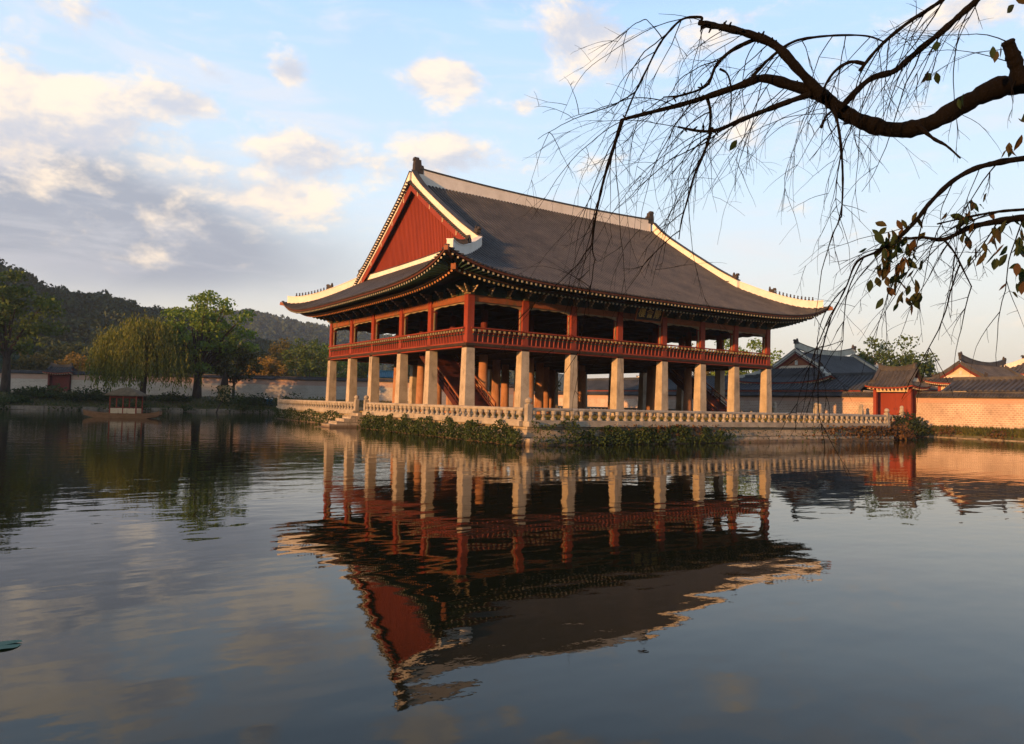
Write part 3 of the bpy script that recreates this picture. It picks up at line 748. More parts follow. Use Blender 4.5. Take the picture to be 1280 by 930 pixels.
# ridges
def zridge(x): return RF_.zr-.10+.34*(np.abs(x)/14.6)**2.2
xs = np.linspace(-14.7, 14.7, 41)
mb = MB(); mb.wallstrip(np.c_[xs, 0*xs, zridge(xs)], .52, -.45, .98, cap=1, capw=1.3, caph=.13)
o = rb(mb, 'main_ridge', ['plaster', 'roof_tile'], pav)
for sx in (-1, 1):
    b = MB(); finial(b, (sx*14.75, 0, float(zridge(14.7))+.55), 1.45, .72, sx); rb(b, 'ridge_finial', 'ornament', o)
b = MB(); b.tube([(4.2, 0, RF_.zr+.9), (4.2, 0, RF_.zr+3.1)], .02, 5); b.lathe([(.08, 0), (.1, .1), (.02, .2)], (4.2, 0, RF_.zr+1.0), 6); rb(b, 'lightning_rod', 'ornament', o)
fig = figurine_mesh(.42)
for sx in (-1, 1):
    for sy in (-1, 1):
        eg = RF_.a-RF_.gv+.25
        es = np.linspace(RF_.b-.25, eg+.05, 20); xg = sx*(RF_.gv-.35)
        z = RF_.prof(es)+.50*np.clip((es-15.5)/3, 0, 1)**2
        b = MB(); b.wallstrip(np.c_[np.full(20, xg), sy*(RF_.b-es), z], .42, -.25, .70+.10*np.clip((eg+2.5-es)/2.5, 0, 1), cap=1, capw=1.3, caph=.11)
        o = rb(b, 'gable_ridge', ['plaster', 'roof_tile'], pav)
        b = MB(); ridge_head(b, (xg, sy*(RF_.b-eg-.45), float(RF_.prof(eg+.4))+.85), .62, math.atan2(sy, 0)); rb(b, 'ridge_head', 'ornament', o)
        es = np.linspace(eg, .52, 24); X = sx*(RF_.a-es); Y = sy*(RF_.b-es); Z = RF_.front(X, es)
        Z0 = Z+0.0; b = MB(); b.wallstrip(np.c_[X, Y, Z0], .44, -.2, .66+.10*(es > 99), cap=1, capw=1.18, caph=.06)
        o = rb(b, 'hip_ridge', ['plaster', 'plaster'], pav)
        rz = math.atan2(sy, sx)
        b = MB(); k = 9; ridge_head(b, (X[k], Y[k], Z0[k]+.72), .62, rz); rb(b, 'ridge_head', 'ornament', o)
        for q in range(11):
            t_ = .12+.44*q/10; e = .52+(eg-.52)*t_*1.0
            x_, y_ = sx*(RF_.a-e), sy*(RF_.b-e)
            put(fig, 'roof_figurine', o, (x_, y_, float(RF_.front(x_, e))+.70-ZF), (0, 0, rz))
            WLOC['roof_figurine'] = np.zeros(3)
# name board under the front eave
cx_, cz_ = (XS[3]+XS[4])/2-.35, 10.28
Rt = Matrix.Rotation(math.radians(18), 3, 'X')
def tilt(b): b.V = [np.array([tuple(Rt @ Vector(v)) for v in vv])+(cx_, -1.35, cz_) for vv in b.V]; return b
b = MB(); b.box((0, 0, 0), (3.1, .08, 1.05)); board = tilt(b).build('name_board', 'plaque_black', pav)
b = MB()
for z in (.62, -.62): b.box((0, -.03, z), (3.1, .12, .12))
for x in (-1.5, 1.5): b.box((x, -.03, 0), (.12, .12, 1.12))
tilt(b).build('frame', 'lintel_paint', board)
for k, ch in enumerate('樓會慶'):
    cu = bpy.data.curves.new('lettering', 'FONT'); cu.body = ch; cu.size = .82; cu.align_x = 'CENTER'; cu.align_y = 'CENTER'; cu.extrude = .012; cu.offset = .008
    cu.materials.append(MATS['gold'])
    to = bpy.data.objects.new('lettering', cu); COL.objects.link(to)
    dg = bpy.context.evaluated_depsgraph_get(); me = bpy.data.meshes.new_from_object(to.evaluated_get(dg)); bpy.data.objects.remove(to)
    me.materials.clear(); me.materials.append(MATS['gold'])
    lo = bpy.data.objects.new('lettering', me); COL.objects.link(lo); lo.parent = board
    off = Rt @ Vector(((k-1)*.9, -.055, 0.0))
    lo.location = (cx_+off.x-CX, -1.35+off.y-CY, cz_+off.z-ZF); lo.rotation_euler = (Rt @ Matrix.Rotation(PI/2, 3, 'X')).to_euler()
# stairs from the terrace up to the floor
def stair(x0, x1, y0, y1):
    n = 22; b = MB(); zt, zb = 6.6, ZF
    for k in range(n):
        f_ = (k+.5)/n; b.box(((x0+x1)/2, y0+(y1-y0)*f_, zb+(zt-zb)*f_), (x1-x0, abs(y1-y0)/n+.02, (zt-zb)/n+.02))
    st = b.build('stairs', 'stair_red', pav)
    for x in (x0-.06, x1+.06):
        b = MB(); b.beam((x, y0, zb+.1), (x, y1, zt-.1), .10, .42)
        b.beam((x, y0, zb+1.0), (x, y1, zt+.85), .10, .10, mi=1); b.beam((x, y0, zb+.55), (x, y1, zt+.40), .07, .07, mi=0)
        for k in range(8):
            f_ = k/7; yk = y0+(y1-y0)*f_; zk = zb+(zt-zb)*f_; b.box((x, yk, zk+.52), (.09, .09, .95))
        b.build('stair_rail', ['stair_red', 'lintel_paint'], st)
stair(1.2, 4.1, 2.6, 10.2); stair(30.2, 33.1, 2.6, 10.2)

# ------------------------------------------------------------------ stone terrace, balustrades, bridge
TX0, TX1, TY0, TY1 = -2.3, 36.5, -11.0, 39.4
plat = thing('stone_terrace', (CX, 14.2, 0), 'broad walled stone terrace rising from the pond under the pavilion', 'terrace')
mb = MB(); mb.box((CX+0, 14.2, .05), (TX1-TX0, TY1-TY0, 2.5)); mb.V[-1][:, 2] = np.where(mb.V[-1][:, 2] > 0, 1.10, -1.5)
mb.build('retaining_wall', 'block_wall', plat)
mb = MB(); mb.box((CX, 14.2, 1.335), (TX1-TX0-.5, TY1-TY0-.5, .13)); mb.build('paving', 'terrace_earth', plat)
mb = MB()                                                # ledge of big blocks at the water
def blocks(mb, p0, p1, z0, z1, th, ln):
    p0 = np.asarray(p0, float); p1 = np.asarray(p1, float); L = np.hypot(*(p1-p0)); d = (p1-p0)/L; n = max(1, round(L/ln)); rz = math.atan2(d[1], d[0])
    for i in range(n):
        w = L/n-.018; c = p0+d*(L*(i+.5)/n); mb.box((*c, (z0+z1)/2+rnd.uniform(-.008, .008)), (w, th+rnd.uniform(-.03, .03), z1-z0), rz)
blocks(mb, (TX0-.15, TY0-.15), (TX1+.2, TY0-.15), -.6, .40, .75, 2.1); blocks(mb, (TX0-.15, TY0+.3), (TX0-.15, 12.6), -.6, .30, .6, 1.9)
mb.build('footing', 'block_wall', plat); mb = MB()
blocks(mb, (TX0-.15, 16.4), (TX0-.15, TY1), -.6, .30, .6, 1.9)
mb.build('footing', 'block_wall', plat)
mb = MB()
blocks(mb, (TX0-.06, TY0), (TX1+.06, TY0), 1.10, 1.40, .62, 2.3); blocks(mb, (TX0, TY0+.33), (TX0, 13.4), 1.10, 1.40, .62, 2.0); blocks(mb, (TX1, TY0+.33), (TX1, TY1), 1.10, 1.40, .62, 2.3)
mb.build('coping', 'pale_stone', plat); mb = MB(); blocks(mb, (TX0, 15.5), (TX0, TY1), 1.10, 1.40, .62, 2.0)
mb.build('coping', 'pale_stone', plat)
mb = MB()                                                # steps down to the water on the west side
for k in range(6): mb.box((TX0-.35-.62*k, 14.45, 1.22-.24*k-.6), (.64, 2.05-.0*k, 1.2))
mb.build('water_steps', 'block_wall', plat)

mb = MB(); mb.lathe([(.17, 0), (.19, .05), (.17, .10), (.10, .16), (.095, .22), (.14, .30), (.195, .38), (.185, .46), (.20, .52), (.20, .56)], n=10)
bal_me = mb.mesh('baluster', 'pale_stone', smooth=False)
mb = MB(); mb.box((0, 0, .50), (.34, .34, 1.0)); mb.lathe([(.15, 1.0), (.12, 1.04), (.20, 1.12), (.22, 1.22), (.17, 1.33), (.05, 1.40)], n=10); bp_me = mb.mesh('rail_post', 'pale_stone')
mb = MB(); mb.box((0, 0, .50), (.36, .36, 1.0)); mb.box((0, 0, 1.10), (.34, .34, .2), taper=1.15); mb.lathe([(.19, 1.2), (.22, 1.32), (.16, 1.48), (.20, 1.60), (.17, 1.76), (.03, 1.84)], (0, 0, 0), 9); mb.box((-.16, 0, 1.62), (.18, .14, .14)); mb.box((-.10, 0, 1.28), (.2, .30, .24), taper=.8)
beast_me = mb.mesh('guardian_post', 'pale_stone')
def balustrade(p0, p1, label, z=1.40, posts=(0, 1), beast=False, step=.73, flat=0.0):
    p0 = np.asarray(p0, float); p1 = np.asarray(p1, float); L = np.hypot(*(p1-p0)); d = (p1-p0)/L; rz = math.atan2(d[1], d[0]); c = (p0+p1)/2
    t = thing('stone_balustrade', (*c, z), label, 'balustrade', 'stone balustrades round the terrace')
    b = MB(); th = np.arange(8)*PI/4+PI/8
    b.tube([(*p0, z+.69), (*p1, z+.69)], .115, 8); b.build('rail', 'pale_stone', t)
    b = MB(); b.box((*c, z+.035), (L, .36, .07), rz); b.build('sill', 'pale_stone', t)
    n = int(L/step)
    for k in range(n):
        q = p0+d*(L*(k+.5)/n); put(bal_me, 'baluster', t, (q[0]-c[0], q[1]-c[1], .07), (0, 0, rnd.uniform(0, 1)))
    for e in posts:
        q = p0+d*L*e; put(beast_me if beast else bp_me, 'guardian_post' if beast else 'rail_post', t, (q[0]-c[0], q[1]-c[1], .0), (0, 0, rz))
    return t
balustrade((TX0+.1, TY0), (TX1, TY0), 'long pale stone balustrade along the front of the terrace facing the viewer')
balustrade((TX0, TY0+.3), (TX0, 13.3), 'stone balustrade on the west side between the front corner and the water steps', posts=(1,))
balustrade((TX0, 15.5), (TX0, 39.2), 'short looking far left stone balustrade beyond the water steps', posts=(0, 1))
balustrade((TX1, -3.9+4.6), (TX1, 39.2), 'stone balustrade at the back of the terrace facing the east wall', posts=(0,))
br = thing('stone_bridge', (44.4, -1.6, 0), 'low stone bridge joining the terrace to the bank before the red gate', 'bridge')
mb = MB(); mb.box((44.4, -1.6, 1.22), (15.6, 5.0, .30)); mb.build('deck', 'pale_stone', br)
for k in range(4):
    mb = MB(); mb.box((38.5+k*4.0, -1.6, .1), (.7, 4.6, 1.94)); mb.build('pier', 'block_wall', br)
for y in (-3.95, .75):
    balustrade((36.7, y), (52.2, y), 'stone bridge parapet with carved beast posts, '+('nearer to the viewer' if y < 0 else 'on the far side'), z=1.37, posts=(0, .5, 1), beast=True)

# ------------------------------------------------------------------ walls with tiled coping, and gates
def coping(mb, p0, p1, z, half, rise, step, rad, mi=0, local=False):
    "little two-slope tiled roof along a wall"
    p0 = np.asarray(p0, float); p1 = np.asarray(p1, float); L = np.hypot(*(p1-p0)); d = (p1-p0)/L; nn = np.array([d[1], -d[0]])
    for sg in (1, -1):
        a0, a1 = p0+nn*sg*half, p1+nn*sg*half
        mb.sheet(np.array([[(*p0, z+rise), (*a0, z)], [(*p1, z+rise), (*a1, z)]]), mi)
        P = []
        for k in range(int(L/step)):
            q = p0+d*(k+.5)*step; P.append([(*q, z+rise+.02), (*(q+nn*sg*(half+.03)), z+.02)])
        tile_ribs(mb, P, rad, mi)
    c = (p0+p1)/2
    mb.box((*c, z-.06), (L, half*1.5, .12), math.atan2(d[1], d[0]), mi)
    mb.box((*c, z+rise+.06), (L, .24, .18), math.atan2(d[1], d[0]), mi)
def wall_thing(name, p0, p1, z0, z1, th, mat, label, local_rot=False):
    p0 = np.asarray(p0, float); p1 = np.asarray(p1, float); c = (p0+p1)/2; L = np.hypot(*(p1-p0)); d = (p1-p0)/L; rz = math.atan2(d[1], d[0])
    t = thing(name, (*c, z0), label, 'wall', rz=rz)
    b = MB(); b.box((0, 0, (z1-z0)/2-.3), (L, th, z1-z0+.6)); b.build('masonry', mat, t, local=True)
    b = MB(); b.box((0, 0, -.12), (L, th+.5, .5)); b.build('plinth', 'rubble', t, local=True)
    b = MB(); coping(b, (-L/2, 0), (L/2, 0), z1-z0+.12, th/2+.34, .42, .30, .085); b.build('coping', 'roof_tile', t, local=True)
    return t
EW = 55.0
wall_thing('brick_wall', (EW, -75), (EW, -4.2), .95, 4.12, .6, 'wall_brick', 'sunlit cream brick wall with tiled coping right of the red gate')
wall_thing('brick_wall', (EW, .2), (EW, 72), .95, 4.12, .6, 'wall_brick', 'cream brick wall left of the red gate running back behind the pavilion')

def hip_small(root, a, b, ze, zr, g, lift=.35, step=.34, rad=.10, ridge='old_plaster', tile='roof_tile', wallmat='gable_red', fin=.5, ridge_h=.42, warm_base='cream_wall', rz=0):
    "a small hip-and-gable roof as children of a thing (local frame)"
    R = PalRoof(a, b, ze, zr, .22, lift, max(1.0, a*.18), g+.35, g)
    m_ = MB(); R.sheets(m_, 26, 10); R.ribs(m_, step, rad, seg=6)
    o = m_.build('roof', tile, root, local=True)
    m_ = MB()
    for side in range(4):
        m_.wallstrip(R.eave_line(side, .08, 0, 26), .10, -.16, -.01)
        m_.sheet(np.stack([R.eave_line(side, .10, -.14, 26), R.eave_line(side, min(1.7, b*.35), .12, 26)], 1))
    for side in range(4):                               # rafter ends
        for p in R.eave_line(side, .16, -.24, int(2*a/.42)): m_.box(p, (.13, .13, .13), mi=1)
    m_.build('eave', ['red_paint', 'cream_trim'], root, local=True)
    for sx in (-1, 1):
        es = np.linspace(a-g, b, 9); ys = b-es; top = R.prof(es)-.05; z0 = float(R.prof(a-g))-.15; m_ = MB()
        for sg in (1, -1): m_.sheet(np.stack([np.c_[np.full(9, sx*g), sg*ys, np.full(9, z0)], np.c_[np.full(9, sx*g), sg*ys, top]], 1))
        m_.box((sx*(g+.03), 0, z0+(zr-z0)*.36), (.06, (zr-z0)*.18, (zr-z0)*.26), mi=1)
        gw = m_.build('gable_wall', [wallmat, 'old_plaster'], root, local=True)
        m_ = MB(); yy = np.linspace(-(b-a+g)+.1, b-a+g-.1, 12); m_.wallstrip(np.c_[np.full(12, sx*(g+.12)), yy, np.full(12, z0+.15)], .2, -.1, .28); m_.build('gable_foot', 'cream_wall', root, local=True)
        m_ = MB()
        for sg in (1, -1):
            es2 = np.linspace(a-g-.3, b, 10); pts = np.c_[np.full(10, sx*(g+.25)), sg*(b-es2), R.prof(es2)]
            g0 = np.stack([pts+(0, 0, -.5), pts+(0, 0, -.08)], 1); m_.sheet(g0)
        m_.build('barge_board', 'dark_red', root, local=True)
    xs_ = np.linspace(-g-.25, g+.25, 17); m_ = MB()
    m_.wallstrip(np.c_[xs_, 0*xs_, zr-.06+lift*.9*(np.abs(xs_)/g)**2], .34, -.2, ridge_h, cap=1, capw=1.3, caph=.09)
    rd_ = m_.build('ridge', [ridge, tile], root, local=True)
    for sx in (-1, 1):
        m_ = MB(); ridge_head(m_, (sx*(g+.1), 0, zr+lift*.8+ridge_h*.7), fin, 0 if sx > 0 else PI); m_.build('ridge_finial', 'ornament', rd_, local=True)
    for sx in (-1, 1):
        for sy in (-1, 1):
            eg = a-g-.25
            es = np.linspace(b-.1, eg, 12); m_ = MB(); m_.wallstrip(np.c_[np.full(12, sx*(g+.15)), sy*(b-es), R.prof(es)], .28, -.15, ridge_h*.8, cap=1, capw=1.3, caph=.07)
            m_.build('gable_ridge', [ridge, tile], root, local=True)
            es = np.linspace(eg, .3, 12); X = sx*(a-es); m_ = MB(); m_.wallstrip(np.c_[X, sy*(b-es), R.front(X, es)], .28, -.15, ridge_h*.75)
            m_.build('hip_ridge', [ridge], root, local=True)
            e = eg*.9; m_ = MB(); ridge_head(m_, (sx*(a-e), sy*(b-e), float(R.prof(e))+ridge_h*.6), fin*.8, math.atan2(sy, sx)); m_.build('ridge_head', 'ornament', root, local=True)
    return R

def gate(loc, rz, w, dpt, hd, label, s=1.0, pm_='red_paint', dm_='gable_red', lm_='cream_trim', rise=2.2):
    "tiled gate: opening faces local -Y"
    t = thing('gate', loc, label, 'gate', rz=rz)
    for x in (-w/2, w/2):
        for y in (-dpt/2, dpt/2):
            b = MB(); b.box((x, y, hd/2), (.36*s, .36*s, hd)); b.build('post', pm_, t, local=True)
    b = MB(); b.box((0, -dpt/2, hd-.18), (w-.36*s, .22, .36)); b.box((0, dpt/2, hd-.18), (w-.36*s, .22, .36)); b.build('lintel', lm_, t, local=True)
    b = MB(); b.box((0, 0, -.05), (w+.8, dpt+.7, .3)); b.build('step', 'pale_stone', t, local=True)
    lw = (w-.40*s)/2
    for sx in (-1, 1):
        b = MB(); b.box((sx*lw/2, -dpt*.12, (hd-.4)/2+.05), (lw-.02, .10, hd-.5))
        for k in range(6): b.box((sx*lw/2, -dpt*.12-.055, .35+k*(hd-.9)/5), (lw-.08, .03, .10))
        dr = b.build('door', dm_, t, local=True)
        b = MB(); b.tube([(sx*.16, -dpt*.12-.09, hd*.45-.08), (sx*.16, -dpt*.12-.12, hd*.45), (sx*.16, -dpt*.12-.09, hd*.45+.08)], .03, 5); b.build('handle', 'ornament', dr, local=True)
    for sx in (-1, 1):
        b = MB(); b.box((sx*(w/2-.0), 0, hd/2), (.08, dpt-.36*s, hd-.3)); b.build('side_panel', 'dark_red', t, local=True)
    hip_small(t, w/2+.78*s, dpt/2+1.0*s, hd+.12, hd+rise, w/2-.1, lift=.28*s, step=.44, rad=.15, fin=.34*s, ridge_h=.30*s, ridge='roof_tile')
    return t
gate((EW-.1, -2.0, 1.0), -PI/2, 3.9, 2.0, 4.1, 'red double door gate with tiled roof in the sunlit east wall at the bridge end')

# long tiled corridor building behind the east wall, one each side of the gate
def corridor(y0, y1, x, ze, zr, half, tile, label, wm='cream_wall'):
    t = thing('corridor_building', (x, (y0+y1)/2, .95), label, 'building'); L = y1-y0
    b = MB(); b.box((0, 0, (ze-.95)/2), (half*1.3, L-.4, ze-.95)); b.build('wall', wm, t, local=True)
    n = 9
    for sx in (-1, 1):
        P = np.array([[(sx*half*(i/(n-1)), y, zr-.95-(zr-ze)*(1.18*(i/(n-1))-.18*(i/(n-1))**2)) for i in range(n)] for y in (-L/2, L/2)])
        if sx < 0: b = MB()
        b.sheet(P); path = P[0]
        ribs = [path+np.array([0, (k+.5)*.52, .02]) for k in range(int(L/.52))]; tile_ribs(b, ribs, .165)
    ro = b.build('roof', tile, t, local=True)
    b = MB(); yy = np.linspace(-L/2, L/2, 20); b.wallstrip(np.c_[0*yy, yy, np.full(20, zr-.95)], .36, -.1, .34); b.build('ridge', tile, t, local=True)
    b = MB()
    for sx in (-1, 1):
        b.box((sx*(half-.1), 0, ze-.95-.12), (.1, L, .14))
        for k in range(int(L/.45)): b.box((sx*(half-.14), -L/2+(k+.5)*.45, ze-.95-.26), (.16, .13, .13), mi=1)
    b.build('eave', ['red_paint', 'cream_trim'], t, local=True)
    return t
corridor(3.6, 60, 60.2, 5.05, 7.0, 3.3, 'shaded_tile', 'long low building with shaded bluish tiled roof behind the wall left of the gate')
corridor(-62, -5.6, 60.2, 4.9, 6.25, 3.3, 'roof_tile', 'long low building with brown grey tiled roof behind the wall right of the gate')
mbx = MB()

def hanok(x, y, ze, zr, a, b_, g, label, tile, wall='gable_red', ridge='old_plaster', rz=0, body='cream_wall', **kw):
    t = thing('tiled_hall', (x, y, .95), label, 'building', rz=rz)
    m_ = MB(); m_.box((0, 0, (ze-.95)/2), ((a-1.7)*2, (b_-1.7)*2, ze-.95)); m_.build('wall', body, t, local=True)
    for k in range(7):
        for sg in (-1, 1):
            m_ = MB(); m_.box((-(a-1.7)+k*(a-1.7)/3, sg*(b_-1.68), (ze-.95)/2), (.32, .32, ze-.95)); m_.build('post', 'red_paint', t, local=True)
    hip_small(t, a, b_, ze-.95, zr-.95, g, tile=tile, wallmat=wall, ridge=ridge, **kw); return t
hanok(70.0, 16.6, 6.1, 10.6, 11.6, 8.2, 7.0, 'big hall with pale ridges and pink gable rising behind the wall right of the pavilion', 'shaded_tile', wall='lintel_paint', lift=.9, step=.42, rad=.13, fin=.75, ridge_h=.62)
hanok(77.8, -1.0, 6.3, 8.95, 7.6, 4.3, 6.0, 'brown roofed hall with glowing orange gable right of the gate', 'roof_tile', wall='cream_trim', ridge='roof_tile', lift=.7, step=.42, rad=.13, fin=.6, ridge_h=.4)
hanok(104.7, -2.5, 8.4, 13.4, 11.2, 7.2, 7.4, 'hall with cream ridges cut by the right edge of the picture', 'roof_tile', wall='gable_red', ridge='plaster', lift=1.2, step=.5, rad=.16, fin=.8, ridge_h=1.0)
hanok(86.0, 15.5, 6.0, 8.9, 7, 4.6, 4.6, 'small hall with cream ridge half hidden behind the gate roof', 'roof_tile', wall='gable_red', ridge='plaster', lift=.6, step=.42, rad=.13, fin=.5, ridge_h=.45)
hanok(74.0, 52.0, 5.6, 8.6, 10, 6, 5.2, 'grey roofed hall seen between the pillars behind the lit wall', 'roof_tile', wall='cream_wall', ridge='plaster', lift=.6, step=.42, rad=.13, fin=.5, ridge_h=.5)

# north wall and its small gate
NA, NB = np.array([-62.0, 140.6]), np.array([31.2, 71.6]); ND = (NB-NA)/np.hypot(*(NB-NA))
def nw(px, dep_): p = spot(px, 489, dep_); t = np.dot(p[:2]-NA, ND); return NA+ND*t
gpos = nw(75, 133.1); gw_ = 2.15
wall_thing('north_wall', NA, gpos-ND*gw_, 2.15, 5.55, .6, 'north_brick', 'shaded grey brick wall left of the small dark red gate on the far bank')
wall_thing('north_wall', gpos+ND*gw_, NB, 2.15, 5.55, .6, 'north_brick', 'long shaded grey wall on the far bank behind the willow and boat')
wall_thing('north_wall', NB+ND*.3+(0.2, .2), (EW-.4, 71.9), 1.6, 5.4, .6, 'north_brick', 'shaded stretch of grey wall seen between the pillars under the pavilion')
gate((*gpos, 2.3), math.atan2(ND[1], ND[0]), 3.7, 1.0, 3.35, 'small dark red gate with tiled roof in the far wall between the left trees', pm_='dark_red', dm_='dark_red', lm_='dark_red', rise=1.35)

# hall with a blue painted front beyond the north wall
bb = spot(483, 470, 150); t = thing('blue_hall', (bb[0], bb[1], 2.2), 'little hall with blue roof and painted yellow boards beyond the far wall', 'building', rz=-.5)
mb = MB(); mb.box((0, 0, 2.2), (5.6, 4, 4.4)); mb.build('wall', 'cream_wall', t, local=True)
mb = MB()
for k in range(5): mb.box((-2.0+k*1.0, -2.06, 2.7), (.45, .12, 1.5), mi=k % 2)
mb.build('painted_boards', ['gold', 'dancheong_green'], t, local=True)
mb = MB(); coping(mb, (-3.6, 0), (3.6, 0), 4.7, 3.0, 1.4, .4, .12); mb.build('roof', 'sign_blue', t, local=True)

# ------------------------------------------------------------------ trees and plants
def bez(p0, p1, bend, n=7):
    p0, p1 = np.asarray(p0, float), np.asarray(p1, float); t = np.linspace(0, 1, n)[:, None]
    c = (p0+p1)/2+np.asarray(bend, float); return (1-t)**2*p0+2*t*(1-t)*c+t*t*p1
def tree(loc, h, cr, label, leafmat, trunk_h=.28, nclump=38, per=150, leaf=.42, group=None, flat=.75, cat='tree', seed=0, lean=(0, 0), open_=.0, name='tree', trunk_r=None, low=.0, skew=(0, 0)):
    r_ = np.random.default_rng(seed+101); t = thing(name, loc, label, cat, group)
    tr = trunk_r or h*.022; b = MB(); fork = np.array([lean[0], lean[1], h*trunk_h])
    b.tube(bez((0, 0, -.3), fork, (r_.normal()*.2, r_.normal()*.2, 0), 6), np.linspace(tr*1.35, tr*.85, 6), 9)
    cc = np.array([lean[0]+skew[0], lean[1]+skew[1], h*(trunk_h+1-low)/2+.2]); rz_ = (h-cc[2]); cl = []
    gold = PI*(3-5**.5)
    for k in range(nclump):
        u = 1-2*(k+.5)/nclump; th = gold*k+r_.uniform(-.3, .3); rad = r_.uniform(.55, .95)
        if k % 4 == 0: rad *= .5
        s_ = math.sqrt(max(0, 1-u*u))
        p = cc+np.array([cr*s_*math.cos(th)*rad*r_.uniform(.85, 1.1), cr*s_*math.sin(th)*rad*r_.uniform(.85, 1.1), rz_*u*rad*.92])
        cl.append(p)
    cl = np.array(cl)
    for k, p in enumerate(cl):
        if k % 2 == 0 or open_ > .3:
            a0 = np.array([0, 0, 0])+fork*r_.uniform(.75, 1.0); mid = a0*.45+p*.55+(0, 0, h*.03)
            b.tube(bez(a0, p, (p[0]*-.12, p[1]*-.12, h*.035), 7), np.linspace(tr*.42, tr*.06, 7), 5, caps=False)
    b.build('trunk', 'bark', t, local=True, smooth=True)
    b = MB()
    for p in cl:
        n = int(per*r_.uniform(.6, 1.3)); sc = cr*r_.uniform(.20, .30)*(1-.35*open_)
        q = r_.normal(size=(n, 3)); q /= np.linalg.norm(q, axis=1)[:, None]; q *= (r_.uniform(0, 1, (n, 1))**.45)*sc*(1, 1, flat)
        b.leaves(p+q, leaf)
    b.build('crown', leafmat, t, local=True); return t
def willow(loc, h, cr, label, leafmat, seed=0):
    r_ = np.random.default_rng(seed); t = thing('willow_tree', loc, label, 'tree'); b = MB()
    b.tube([(0, 0, -.3), (.1, .1, h*.2), (.2, 0, h*.45)], [.48, .40, .3], 9)
    tops = []
    for k in range(70):
        th = r_.uniform(0, 2*PI); u = r_.uniform(0, 1)**.6; rr = cr*u
        z = h*(1-.38*u*u)*r_.uniform(.82, 1.0); tops.append((rr*math.cos(th), rr*math.sin(th), z))
        if k < 26: b.tube(bez((.2, 0, h*.42), tops[-1], (0, 0, h*.10), 7), np.linspace(.17, .03, 7), 5, caps=False)
    b.build('trunk', 'bark', t, local=True, smooth=True)
    b = MB(); C_ = []
    for p in tops:
        for s_ in range(16):
            q = np.array(p)+r_.normal(size=3)*(cr*.15, cr*.15, h*.035); ln = r_.uniform(.22, .62)*h; ln = min(ln, q[2]-h*r_.uniform(.08, .30))
            if ln <= 0: continue
            n = int(ln/.24); zz = np.linspace(0, 1, n)[:, None]; out = np.array([q[0], q[1], 0]); out /= np.linalg.norm(out)+1e-6
            C_.append(q+out*zz**.6*.7*np.array([1, 1, 0])-np.array([0, 0, 1])*zz*ln+r_.normal(size=(n, 3))*.10)
    C_ = np.vstack(C_); n = len(C_)
    th = r_.uniform(0, 2*PI, n); a = np.c_[np.cos(th)*.3, np.sin(th)*.3, -np.ones(n)]*r_.uniform(.16, .30, (n, 1)); w = np.c_[-np.sin(th), np.cos(th), 0*th]*r_.uniform(.05, .10, (n, 1))
    b.add(np.stack([C_-a, C_-w, C_+a, C_+w], 1).reshape(-1, 3), np.arange(4*n).reshape(-1, 4))
    b.build('crown', leafmat, t, local=True); return t
def ground_at(px, dep_):
    p = spot(px, 490, dep_); return (p[0], p[1], float(height(np.array([p[0]]), np.array([p[1]]))[0]))
tree(ground_at(6, 103), 19.0, 8.6, 'tall dark spreading tree at the left edge of the far bank', 'leaf_green', .30, 46, 170, .42, seed=1, flat=.5, trunk_r=.5, low=.12, skew=(-1.5, 0))
willow(ground_at(178, 106), 12.6, 5.9, 'broad golden green weeping willow behind the boat', 'leaf_willow', 5)
tree(ground_at(246, 112), 18.3, 7.4, 'tall bright green tree with forked dark trunk right of the willow', 'leaf_bright', .20, 52, 150, .40, seed=3, flat=.55, trunk_r=.55, low=.10, open_=.4, skew=(1.0, -.6))
tree(ground_at(292, 114), 9.0, 4.6, 'dark low tree hanging under the bright green tree', 'leaf_dark', .30, 22, 120, .36, seed=4, low=.1)
g0 = ground_at(268, 104)
lt = thing('leaning_tree', g0, 'thin leaning bare trunk beside the straw wrapped trunk on the far bank', 'tree')
mb = MB(); mb.tube([(0, 0, -.2), (.25, 0, 1.2), (.75, .1, 2.6), (1.5, .2, 3.9)], [.14, .12, .10, .05], 7); mb.build('trunk', 'bark', lt, local=True, smooth=True)
mb = MB(); mb.leaves(np.array([1.4, .2, 4.2])+rng.normal(size=(260, 3))*(.9, .8, .6), .3); mb.build('crown', 'leaf_dark', lt, local=True)
g0 = ground_at(280, 113); st = thing('wrapped_trunk', g0, 'short straw wrapped trunk standing before the far wall', 'tree trunk')
mb = MB(); mb.tube([(0, 0, -.2), (.03, 0, 1.0), (0, .02, 2.3)], [.95, .88, .92], 12); mb.build('wrapping', 'straw_wrap', st, local=True)
mb = MB(); mb.tube([(0, 0, 2.3), (.1, 0, 3.4), (.3, 0, 4.6)], [.6, .45, .3], 9); mb.build('trunk', 'bark', st, local=True, smooth=True)
G = 'trees growing beyond the far wall'
